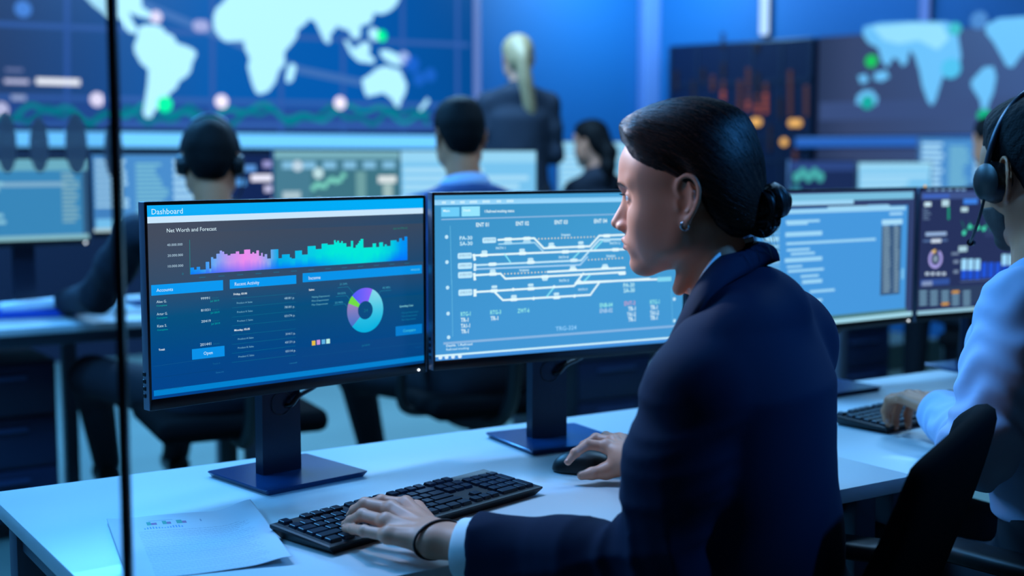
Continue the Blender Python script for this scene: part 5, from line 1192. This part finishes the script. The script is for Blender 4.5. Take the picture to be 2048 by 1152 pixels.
# lashes
lp = []; hp, hfc, hb = [], [], 0
for s in (1, -1):
    for k in range(22):
        a = -1.0 + 2.0 * k / 21; b0 = np.array([.0900 - .0055 * (1 - math.cos(a)), s * (.0360 + .0115 * math.sin(a)), .0145 + .001 * math.cos(a)])
        strand([b0, b0 + np.array([.004, s * .001 * a, .0002]), b0 + np.array([.0075, s * .0025 * a, .002])], .00035)
LASH = (hp, hfc)
hp, hfc, hb = [], [], 0
hbv = BVHTree.FromPolygons([tuple(v) for v in HEADV.tolist()], HEADF.tolist())
for s in (1, -1):
    for k in range(150):
        u_ = RNG.random(); ay = .010 + .046 * u_; bz = .0315 + .003 * u_ - .005 * max(0, u_ - .6) / .4 + RNG.normal(0, .0014) * (1 - .6 * u_)
        q0 = hbv.ray_cast(Vector((.14, s * ay, bz)), Vector((-1, -s * .35 * u_, 0)))[0]
        if q0 is None: continue
        q0 = np.array(q0); dd = np.array([-.4 * u_ - .05, s * .9, .15 - .4 * u_]); dd /= np.linalg.norm(dd)
        strand([q0 + np.array([.0002, 0, 0]), q0 + dd * .0035 + np.array([.0008, s * .0003, 0]), q0 + dd * .007 + np.array([.0004, s * .0002, 0])], .00026)
mesh_obj('eyebrows', [(xf(comp(np.array(hp)), TH) - WO, hfc, 0)], [M_brow], wom)
hp, hfc = LASH
mesh_obj('eyelashes', [(xf(np.array(hp), TH) - WO, hfc, 0)], [M_brow], wom)
# hoop earring and hair tie bracelet
bm = bmesh.new(); ec = np.array([-.0025, .0765, -.0335]); R_ = .0058
tube(bm, [xf(np.array([ec + np.array([math.cos(a) * R_, .002 * math.sin(a), math.sin(a) * R_])]), TH)[0] - WO for a in np.linspace(0, 2 * PI, 27)[:-1]], .0015, 10, True); bobj('earring', bm, M_chrome, wom, 60)
u = (WL - EL) / np.linalg.norm(WL - EL)
bm = bmesh.new(); top = o3(884, 1045, .058) - WO; bot_ = o3(822, 1110, .006) - WO; c_ = (top + bot_) / 2; A1 = (top - bot_) / 2; nv = np.cross(A1, u * 1.0); nv /= np.linalg.norm(nv); 
wv = WL - WO
ax1 = A1 * 1.02; ax2 = nv * .024; 
bm.free(); bm = bmesh.new()
side_ = np.cross(u, ZZ); side_ /= np.linalg.norm(side_); up_ = np.cross(side_, u)
tube(bm, [wv - u * .006 + side_ * (  .0335 * math.cos(a)) + up_ * (.0255 * math.sin(a) ) + u * (-.020 * math.cos(a)) for a in np.linspace(0, 2 * PI, 41)[:-1]], .0019, 8, True); bobj('bracelet', bm, mat('dark elastic band', (30, 16, 20), .7), wom, 60)
# ---- her mouse
mo = thing('computer_mouse', 'black computer mouse under the right hand of the woman', 'mouse', tuple(onz(1172, 944, DZ)))
md_ = onz(1133, 937, DZ) - onz(1205, 942, DZ); md_ /= np.linalg.norm(md_); ml = np.cross(ZZ, md_); axm = np.stack([md_, ml, ZZ])
mc0 = np.array(mo.location)
def mouse_sdf(P):
    L = P @ axm.T.astype(np.float32)
    d = ell(L, (-.004, 0, .004), (.056, .031, .034)); d = smin(d, ell(L, (.018, 0, .002), (.038, .029, .025)), .02)
    return smax(smax(d, np.abs(L[:, 1]) - .030, .008), .0012 - L[:, 2], .003)
V, F = vol_mesh(mouse_sdf, (-.075, -.075, -.004), (.075, .075, .05), .0016); mesh_obj('shell', [(V, F, 0)], [mat('mouse black', (9, 10, 13), .42)], mo)
bm = bmesh.new(); q = md_ * .036 + ZZ * .0225; cyl(bm, tuple(q - ml * .0035), tuple(q + ml * .0035), .008, n=18); bobj('scroll_wheel', bm, M_dark, mo, 40)
hc = heading(27); cb_ = CAM + RGT * .61 + FH * 1.73 + hc * .29; ch = chair('black office chair the woman in the navy jacket sits on', cb_[0], cb_[1], math.atan2(hc[1], hc[0]), seat=.445, back=(.42, .40), arms=True, yb=.215, back_tilt=.18)
# ================================================================ the other people
def short_hair(P, thick=.010, top=.006, hl=None):
    HX_ = [-.10, -.075, -.05, -.03, -.016, -.004, .004, .012, .018, .03, .05, .07, .085, .1] ; HZ_ = [-.050, -.052, -.046, -.030, .010, .030, .036, .020, -.012, .03, .055, .066, .078, .084]
    d = ell(P, (-.002, 0, .045), (.094, .0735, .082)); d = smin(d, ell(P, (.041, 0, .050), (.057, .0610, .056)), .03); d = smin(d, ell(P, (-.045, 0, -.02), (.046, .052, .045)), .03)
    g = P[:, 2] - np.interp(P[:, 0], HX_, HZ_).astype(np.float32); off = .0025 + thick * sstep(0, .06, g) + top * sstep(.07, .13, P[:, 2])
    return smax(d - off + .0008 * np.sin(P[:, 0] * 300 + P[:, 2] * 240) * np.sin(P[:, 1] * 260), -g * .7, .004)
def person(label, T, tfw, N, PELv, SLv, SRv, ELv, ERv, WLv, WRv, JLh, JRh, top, bot, hairf, hairm, skin, standing=False, hres=.003, gres=.007, male=True, collar=None, floor=0.0, foot_fwd=.0, hair_lo=(-.13, -.1, -.11), hair_hi=(.13, .1, .16), neckr=(.052, .062), bulk=1.0, fold=.0015, topname='jacket', legs=None, tuck=False):
    tfw = np.array(tfw, float); tlv = np.cross(ZZ, tfw); pt = thing('person', label, 'person', (PELv[0], PELv[1], floor)); O = np.array(pt.location)
    Tinv = np.linalg.inv(T); nk_ = xf(np.array([N]), Tinv)[0]
    V, F = vol_mesh(lambda P: head_sdf(P, nk_, neckr, male), (-.15, -.11, -.22), (.14, .11, .14), hres); fm = face_mats(V, F)
    parts = [(xf(V, T) - O, F, fm)] + [(a - O, f, m) for a, f, m in eyes_parts(T)]
    for J in (JLh, JRh):
        if J is None: continue
        pts = np.array([p for f in J['f'] + [J['t']] for p in f] + [J['wrist'], J['fore']])
        V, F = vol_mesh(lambda P: hand_sdf(P, J), pts.min(0) - .035, pts.max(0) + .035, .0022 if hres < .0035 else .004); parts.append((V - O, F, 0)); parts += [(a - O, f, m) for a, f, m in nails(J, 3)]
    hips = [PELv + tlv * .09 - ZZ * .02, PELv - tlv * .09 - ZZ * .02]
    if standing:
        kn = [h - ZZ * (h[2] - floor) * .47 + tfw * .02 for h in hips]; an = [np.array([h[0], h[1], floor + .09]) + tlv * s * .0 for h, s in zip(hips, (1, -1))]
    else:
        kn = [h + tfw * .42 + tlv * s * .05 + ZZ * .03 for h, s in zip(hips, (1, -1))]; an = [np.array([*(k + tfw * (.02 + foot_fwd))[:2], floor + .09]) for k in kn]
    if legs: kn, an = legs
    toe = [a + tfw * .15 - ZZ * .055 for a in an]
    CHv = N + (PELv - N) * .28
    def trunkf(P):
        d = rc(P, PELv, CHv, .085, .085); d = smin(d, rc(P, CHv, N - ZZ * .05, .08, .045), .03)
        for a, b, c in ((SLv, ELv, WLv), (SRv, ERv, WRv)): d = smin(d, chain(P, [a, b, b + (c - b) * .75], [.036, .032, .025], .02), .02)
        for h, k, a, t in zip(hips, kn, an, toe): d = smin(d, chain(P, [h, k, a, t], [.07, .05, .035, .028], .02), .03)
        return d
    allp = [PELv, CHv, N, SLv, SRv, ELv, ERv, WLv, WRv, *kn, *an, *toe]
    V, F = vol_mesh(trunkf, np.minimum.reduce(allp) - .14, np.maximum.reduce(allp) + .14, .012); parts.append((V - O, F, 0))
    mesh_obj('body', parts, [skin, M_lip, M_brow, M_nail, M_eye, M_iris], pt)
    axt = np.stack([tfw, tlv, ZZ])
    cuffs = []
    for w_, e_ in ((WLv, ELv), (WRv, ERv)): u_ = (w_ - e_) / np.linalg.norm(w_ - e_); cuffs.append((w_ - u_ * .035, e_, u_))
    def topf(P):
        L = frame_to(P, N, axt); S2 = frame_to(np.array([PELv, PELv + (N - PELv) * .3, CHv, N - ZZ * .08], np.float32), N, axt); z = L[:, 2]
        cx = np.interp(z, S2[:, 2], S2[:, 0]); cy = np.interp(z, S2[:, 2], S2[:, 1]); a = np.interp(z, S2[:, 2], [.135 * bulk, .12 * bulk, .125 * bulk, .10 * bulk]); b = np.interp(z, S2[:, 2], [.18 * bulk, .165 * bulk, .185 * bulk, .165 * bulk])
        d = ((np.abs((L[:, 0] - cx) / a) ** 2.3 + np.abs((L[:, 1] - cy) / b) ** 2.3 + 1e-9) ** (1 / 2.3) - 1) * np.minimum(a, b)
        d = smax(d, z + .02 + .5 * L[:, 0], .05)
        d = smin(d, chain(P, [SLv, N + tlv * .06 - ZZ * .035 - tfw * .015, N - tfw * .035 - ZZ * .02, N - tlv * .06 - ZZ * .035 - tfw * .015, SRv], [.056, .052, .052, .052, .056], .03), .035)
        for (s_, e_, (c_, _, u_)) in ((SLv, ELv, cuffs[0]), (SRv, ERv, cuffs[1])):
            arm_ = chain(P, [s_, s_ + (e_ - s_) * .5, e_, c_, c_ + u_ * .03], [.06 * bulk, .057 * bulk, .052 * bulk, .042, .040], .03) + fold * np.sin((P @ V3(60, 35, 95)) + 2 * np.sin(P @ V3(20, -50, 30))) * (1 + .8 * np.exp(-(np.linalg.norm(P - e_, axis=1) / .12) ** 2))
            dd = (P - c_) @ u_; near = np.linalg.norm(P - c_, axis=1) < .11
            arm_ = np.where(near, smax(arm_, dd, .004), arm_); d = smin(d, arm_, .022)
        d = d + fold * .6 * np.sin(L[:, 1] * 38 + z * 26) * sstep(-.16, -.3, z)
        d = smax(d, (PELv[2] - (.22 if standing else -.13 if tuck else .10)) - P[:, 2], .01)
        return smax(d, -rc(P, N - ZZ * .03 + tfw * .015, N + (T[:3, 3] - N) * .9, neckr[1] + .004, neckr[0] + .012), .01)
    V, F = vol_mesh(topf, np.minimum.reduce(allp[:9]) - .26, np.maximum.reduce(allp[:9]) + .2, gres, 2); tp = mesh_obj(topname, [(V - O, F, 0)], [top], pt)
    # collar: a soft folded ring round the neck
    bm = bmesh.new(); ax_n = (T[:3, 3] - N); ax_n /= np.linalg.norm(ax_n); xx = tfw - ax_n * (tfw @ ax_n); xx /= np.linalg.norm(xx); yy = np.cross(ax_n, xx); prev = None; n = 36
    for r_, h_ in ((neckr[1] + .010, .020), (neckr[1] + .011, .040), (neckr[1] + .016, .044), (neckr[1] + .024, .030), (neckr[1] + .034, .004), (neckr[1] + .030, .0)):
        ring_ = []
        for k in range(n + 1):
            a = .45 + (2 * PI - .9) * k / n; dip = .030 * math.cos(a) * (1 if math.cos(a) > 0 else .25)
            ring_.append(bm.verts.new(N - ax_n * (.012 + dip) + ax_n * h_ + (xx * math.cos(a) + yy * math.sin(a)) * r_ - O))
        if prev:
            for k in range(n): bm.faces.new((prev[k], prev[k + 1], ring_[k + 1], ring_[k]))
        prev = ring_
    o_ = bobj('collar', bm, collar or top, tp, 80); md = o_.modifiers.new('t', 'SOLIDIFY'); md.thickness = .004
    if not standing or True:
        def trf(P):
            d = ell(frame_to(P, PELv - ZZ * .02, axt), (0, 0, 0), (.13, .175, .12))
            if tuck: d = smin(d, smax(chain(frame_to(P, PELv, axt) * V3(1.32, 1, 1), [(0, 0, 0), (.0, 0, .14)], [.188, .184], .02), P[:, 2] - PELv[2] - .15, .01), .02)
            for h, k, a in zip(hips, kn, an): d = smin(d, chain(P, [h, k, a], [.088, .066, .05], .03), .03)
            return smax(d, floor + .075 - P[:, 2], .01)
        q = [PELv, *kn, *an, *toe]; V, F = vol_mesh(trf, np.minimum.reduce(q) - .2, np.maximum.reduce(q) + .2, .012); mesh_obj('trousers', [(V - O, F, 0)], [bot], pt)
        for a, t in zip(an, toe):
            fs = lambda P: smax(chain(P, [a - ZZ * .04 - tfw * .04, a - ZZ * .04 + tfw * .05, t], [.044, .042, .032], .03), floor + .003 - P[:, 2], .006)
            V, F = vol_mesh(fs, np.minimum(a, t) - .14, np.maximum(a, t) + .1, .009); mesh_obj('shoe', [(V - O, F, 0)], [M_shoe], pt)
    V, F = vol_mesh(hairf, hair_lo, hair_hi, hres * 1.2, 1); mesh_obj('hair', [(xf(V, T) - O, F, 0)], [hairm], pt)
    return pt
def seat_under(label, PELv, tfw, **k): return chair(label, PELv[0], PELv[1], math.atan2(tfw[1], tfw[0]), **k)
def std(T, tfw, lean=.05, drop=.16, back=.035, sit=.56, sh=.185):
    H = T[:3, 3]; N = H - ZZ * drop - tfw * back; P_ = N - tfw * lean; P_ = np.array([P_[0], P_[1], sit]); l = np.cross(ZZ, tfw)
    return N, P_, N + l * sh - ZZ * .085, N - l * sh - ZZ * .085
# ---- right hand man: light shirt, headset, hand on the keyboard
t2 = heading(52); T2 = pose(heading(70), math.radians(6), (0, .071, 0), ond(2012, 362, 2.2), 0, 1.0)
N2 = ond(2100, 560, 2.20); P2 = N2 - t2 * .10; P2[2] = .56; l2 = np.cross(ZZ, t2)
S2L = ond(2044, 612, 2.10); S2R = N2 - l2 * .19 - ZZ * .085
W2 = onz(1886, 826, .802); E2 = ond(1958, 905, 2.03); W2R = onz(2150, 800, .79); E2R = S2R + t2 * .08 - l2 * .1 - ZZ * .25
dh = onz(1826, 800, .80) - W2
J2 = auto_hand(W2, onz(1822, 790, .818) - W2, (.1, -.25, 1), 1, .86, 1.12, .7); J2['thick'] = 1.14
J2R = auto_hand(W2R, W2R - E2R, (0, 0, 1), -1, .4)
rm = person('man in a light blue shirt wearing a headset, typing at the right edge', T2, t2, N2, P2, S2L, S2R, E2, E2R, W2, W2R, J2, J2R, M_shirtb, M_pants, lambda P: short_hair(P, .010, .010), M_hairb, SK2, hres=.0026, gres=.005, bulk=1.02, fold=.0024, topname='shirt', tuck=True)
jawl = lambda P: smax(head_sdf(P, None, male=True) - .0016, np.maximum(P[:, 2] + .040 + .55 * np.maximum(0, .03 - P[:, 0]) - .25 * np.maximum(0, P[:, 0] - .03) * 0, -.004 - P[:, 0] - .25 * (P[:, 2] + .04)), .004)
V, F = vol_mesh(lambda P: smax(jawl(P), -(rc(np.c_[P[:, 0], np.abs(P[:, 1]), P[:, 2]].astype(np.float32), (.115, 0, -.062), (.09, .024, -.063), .006, .004)), .003), (-.03, -.09, -.135), (.13, .09, -.02), .0022)
mesh_obj('beard', [(xf(V, T2) - np.array(rm.location), F, 0)], [mat('short dark beard', (46, 34, 30), .7, bump=(500, .6, .002))], rm)
headset('black headset with boom microphone on the man in the light shirt', T2, 1, cups=(1, -1), dx=.024)
seat_under('black office chair the man in the light shirt sits on', P2, t2, yb=.27)
# ---- headset man of the middle row
t3 = heading(64); T3 = pose(heading(80), math.radians(8), (0, 0, 0), ond(421, 331, 4.1), 0, 1.0)
N3, P3, S3L, S3R = std(T3, t3, .10, .17, .04)
S3L = ond(272, 470, 4.02); 
E3 = ond(196, 590, 4.22); W3 = onz(128, 606, .78); E3R = S3R + t3 * .12 - ZZ * .26 - np.cross(ZZ, t3) * .08; W3R = E3R + t3 * .22 + ZZ * .02; W3R[2] = .785
person('man with headset and dark suit seen from behind at the middle row desk', T3, t3, N3, P3, S3L, S3R, E3, E3R, W3, W3R, auto_hand(W3, W3 - E3 + t3 * .05, (0, 0, 1), 1, .5), auto_hand(W3R, W3R - E3R, (0, 0, 1), -1, .5), M_suitd, M_pants, lambda P: short_hair(P, .009, .008), M_hairb, SK2, hres=.0045, gres=.009, bulk=1.08, legs=([ond(182, 752, 4.42), ond(372, 760, 4.55)], [ond(214, 925, 4.86), ond(352, 905, 4.95)]))
headset('black headset on the man in dark suit, above the Dashboard screen', T3, -1)
seat_under('black office chair under the headset man of the middle row', P3 - t3 * .02, t3, back=(.52, .45), wide=.50, yb=.23, arms=False, seat=.53)
# ---- man in light blue shirt
t4 = heading(66); T4 = pose(heading(74), math.radians(4), (0, 0, 0), ond(920, 279, 4.45), 0, 1.0)
N4, P4, S4L, S4R = std(T4, t4, .10, .165, .04)
E4 = S4L + t4 * .12 - ZZ * .25 + np.cross(ZZ, t4) * .08; W4 = E4 + t4 * .22; W4[2] = .785; E4R = S4R + t4 * .12 - ZZ * .25 - np.cross(ZZ, t4) * .08; W4R = E4R + t4 * .22; W4R[2] = .785
person('man in a blue shirt seen from behind at the middle row desk', T4, t4, N4, P4, S4L, S4R, E4, E4R, W4, W4R, auto_hand(W4, W4 - E4, (0, 0, 1), 1, .5), auto_hand(W4R, W4R - E4R, (0, 0, 1), -1, .5), M_suitb, M_pants, lambda P: short_hair(P, .010, .008), M_hairb, SK2, hres=.0045, gres=.009, bulk=1.05, topname='shirt', collar=M_shirtb, tuck=True, legs=([ond(712, 748, 4.72), ond(1010, 748, 4.95)], [ond(752, 930, 5.1), ond(960, 905, 5.2)]))
seat_under('black office chair under the man in the blue shirt', P4, t4, back=(.44, .34), yb=.25, seat=.52)
# ---- standing blonde presenter
t5 = heading(84); T5 = pose(heading(78), math.radians(0), (0, 0, 0), ond(1036, 121, 7.0), 0, .98)
l5 = np.cross(ZZ, t5); N5 = T5[:3, 3] - ZZ * .155 - t5 * .02; P5 = N5 - ZZ * .52; fl5 = .16; S5L = N5 + l5 * .165 - ZZ * .07; S5R = N5 - l5 * .165 - ZZ * .07
E5 = S5L - ZZ * .27 + l5 * .03; E5R = S5R - ZZ * .27 - l5 * .03; W5 = E5 + t5 * .19 - l5 * .08 + ZZ * .06; W5R = E5R + t5 * .2 + l5 * .08 + ZZ * .03
def pony(P):
    d = smin(short_hair(P, .010, .004), ell(P, (-.055, 0, -.005), (.045, .055, .05)), .03)
    return smin(d, chain(P, catmull([(-.085, 0, .045), (-.112, -.002, .01), (-.116, -.012, -.09), (-.11, -.03, -.20), (-.10, -.05, -.31), (-.095, -.058, -.39)], 4), np.interp(np.arange(21), [0, 4, 9, 14, 20], [.026, .029, .034, .031, .008]), .02), .02)
person('blonde woman in dark suit with long ponytail standing before the video wall', T5, t5, N5, P5, S5L, S5R, E5, E5R, W5, W5R, auto_hand(W5, W5 - E5, (0, 0, 1), 1, .6), auto_hand(W5R, W5R - E5R, (0, 0, 1), -1, .6), M_suitd, M_pants, pony, M_hairbl, SK, standing=True, hres=.006, gres=.011, male=False, floor=fl5, bulk=.93, hair_lo=(-.18, -.13, -.45), neckr=(.045, .052))
# ---- seated woman with dark hair far back
t6 = heading(48); T6 = pose(heading(36), math.radians(6), (0, 0, 0), ond(1184, 291, 7.3), 0, 1.0)
N6, P6, S6L, S6R = std(T6, t6, .06, .16, .03, .16 + .55, .165)
def longhair(P):
    d = smin(short_hair(P, .012, .006), ell(P, (-.05, 0, -.01), (.045, .056, .05)), .03)
    return smin(d, chain(P, [(-.08, 0, .02), (-.105, .0, -.05), (-.105, .02, -.13), (-.10, .03, -.22)], [.04, .044, .04, .018], .03), .02)
e6 = lambda s, S_: S_ + t6 * .12 - ZZ * .23 + np.cross(ZZ, t6) * .06 * s
E6, E6R = e6(1, S6L), e6(-1, S6R); W6 = E6 + t6 * .22; W6R = E6R + t6 * .22; W6[2] = W6R[2] = .945
person('far seated woman with long dark hair beside a bright screen', T6, t6, N6, P6, S6L, S6R, E6, E6R, W6, W6R, auto_hand(W6, W6 - E6, (0, 0, 1), 1, .5), auto_hand(W6R, W6R - E6R, (0, 0, 1), -1, .5), M_suitd, M_pants, longhair, M_hairb, SK, hres=.006, gres=.011, male=False, floor=.16, bulk=.92, hair_lo=(-.17, -.1, -.27), neckr=(.045, .052))
c6_ = seat_under('office chair under the far woman with long dark hair', P6, t6, arms=False); c6_.location.z = .16
# ---- man at the far right desk, half hidden
t7 = heading(60); T7 = pose(heading(64), math.radians(6), (0, 0, 0), ond(1990, 292, 6.15), 0, 1.0)
N7, P7, S7L, S7R = std(T7, t7, .08, .16, .035)
e7 = lambda s, S_: S_ + t7 * .12 - ZZ * .24 + np.cross(ZZ, t7) * .06 * s
E7, E7R = e7(1, S7L), e7(-1, S7R); W7 = E7 + t7 * .2; W7R = E7R + t7 * .2; W7[2] = W7R[2] = .785
person('man with black hair at the far right desk, half hidden by the headset man', T7, t7, N7, P7, S7L, S7R, E7, E7R, W7, W7R, auto_hand(W7, W7 - E7, (0, 0, 1), 1, .5), auto_hand(W7R, W7R - E7R, (0, 0, 1), -1, .5), M_suitd, M_pants, lambda P: short_hair(P, .010, .008), M_hairb, SK2, hres=.006, gres=.011)
seat_under('office chair under the man at the far right desk', P7, t7)
# ---- small things on the middle row desk by the headset man
bk = thing('folded_papers', 'white papers in a blue folder beside the hand of the headset man', 'papers', tuple(onz(70, 630, DZ)), -.2)
bm = bmesh.new(); box(bm, (0, 0, .012), (.26, .19, .022), .003); bobj('blue_folder', bm, mat('blue folder', (20, 80, 190), .4), bk, 30)
bm = bmesh.new(); box(bm, (.015, .02, .034), (.24, .17, .018), .002, M4(ry=-.06)); bobj('white_pages', bm, mat('white paper', (226, 230, 236), .7), bk, 30)
# ================================================================ light
w = bpy.data.worlds.new('world'); SC.world = w; w.use_nodes = True
w.node_tree.nodes['Background'].inputs[0].default_value = (*lin((105, 108, 118)), 1); w.node_tree.nodes['Background'].inputs[1].default_value = .075
def area(name, loc, tgt, size, power, col, sy=None):
    l = bpy.data.lights.new(name, 'AREA'); l.energy = power; l.color = lin(col); l.size = size
    if sy: l.shape = 'RECTANGLE'; l.size_y = sy
    o = bpy.data.objects.new(name, l); COL.objects.link(o); o.location = loc
    o.rotation_euler = (Vector(tgt) - Vector(loc)).to_track_quat('-Z', 'Y').to_euler(); return o
def panel(label, x, y, w_, d_, power, col):  # unseen panels added overhead to brighten the room, desk and face
    if x < 1.5: col = (84, 176, 255)
    t = thing('added_light_panel', label, 'added light', (x, y, 3.2), 0, 'unseen blue added light panels')
    bm = bmesh.new(); box(bm, (0, 0, -.02), (w_ + .06, d_ + .06, .04), .004); bobj('housing', bm, M_dark, t)
    bm = bmesh.new(); box(bm, (0, 0, -.045), (w_, d_, .012), .003); bobj('diffuser', bm, emat('fill panel glow', (150, 190, 255), 1.5), t)
    area('added_fill_lamp', (x, y, 3.13), (x, y, 0), w_, power, col, d_)
for x, y, pw in ((.6, 2.9, 92), (2.8, 2.6, 34), (1.0, 5.9, 190), (3.2, 5.6, 150), (-1.4, 3.6, 110), (4.9, 3.6, 40)): panel('unseen flat blue white added light panel', x, y, 1.2, .5, pw, (140, 202, 255))
# unseen lamps added to light the blue walls, with housings built round them
for x, pw in ((5.4, 40), (7.5, 40)):
    a = ony(1120, 200, WY)
def washer(label, loc, rz, w_):
    t = thing('added_wash_light', label, 'light', tuple(loc), rz); bm = bmesh.new(); box(bm, (0, 0, .06), (w_, .22, .06), .01); bobj('housing', bm, M_dark, t, 30)
    bm = bmesh.new(); box(bm, (0, 0, .145), (.04, .04, .12)); bobj('mount', bm, M_dark, t)
washer('added unseen wash light before the blue back wall', (a[0] + .1, WY - .9, 2.98), 0, .9)
area('added_wash_lamp', (a[0] + .1, WY - .9, 2.95), (a[0] + .3, WY, 1.7), .8, 40, (150, 216, 255), .2)
q = rw(1.7, .7, 2.95); washer('added unseen wash light before the reflected map wall', tuple(q + ZZ * .03), ang_rw, 2.2); t_ = rw(1.7, 0, 2.5); area('added_wash_lamp', tuple(q), tuple(t_), 2.2, 24, (140, 200, 255), .2)

def spot(label, loc, tgt, power, col, ang, r=.08, blend=.7):  # unseen spotlights added to light the woman's face, back and hands
    t = thing('added_spotlight', label, 'added light', tuple(loc)); d = Vector(tgt) - Vector(loc); d.normalize()
    bm = bmesh.new(); cyl(bm, -d * .16, d * .0, .05, .06, 24); bobj('lamp_can', bm, M_dark, t, 40)
    bm = bmesh.new(); cyl(bm, (0, 0, .0), (0, 0, 3.2 - loc[2]), .012, n=12); cyl(bm, (0, 0, 3.18 - loc[2]), (0, 0, 3.2 - loc[2]), .05, n=20); bobj('stem', bm, M_dark, t, 40)
    l = bpy.data.lights.new('spot_lamp', 'SPOT'); l.energy = power; l.color = lin(col); l.spot_size = math.radians(ang); l.spot_blend = blend; l.shadow_soft_size = r
    o = bpy.data.objects.new('spot_lamp', l); COL.objects.link(o); o.location = Vector(loc) + d * .03; o.rotation_euler = d.to_track_quat('-Z', 'Y').to_euler()
hc_ = TH[:3, 3]
spot('added unseen key spotlight aimed at the face of the woman in navy', tuple(hc_ + left * 1.5 + away * 1.15 + ZZ * 1.0), tuple(hc_ + left * .06 - ZZ * .02), 300, (228, 236, 255), 11, .14, .9)
spot('added unseen warm fill spotlight for the face of the woman in navy', tuple(hc_ + left * 2.0 - away * .15 + ZZ * 1.2), tuple(hc_ + left * .06 - ZZ * .03), 95, (255, 196, 160), 9, .25, .9)
spot('added unseen blue rim spotlight for the back of the navy jacket', (2.9, -.5, 2.95), tuple(CH - ZZ * .02 - tl * .06), 420, (60, 155, 255), 11.5, .12, .5)

hm = (np.array(JL['wrist']) + np.array(JR['wrist'])) / 2
spot('added unseen warm white spotlight for the hands over the keyboard and mouse', tuple(hm + left * .9 + away * .9 + ZZ * 2.1), tuple(hm), 55, (255, 216, 186), 24, .14, .8)
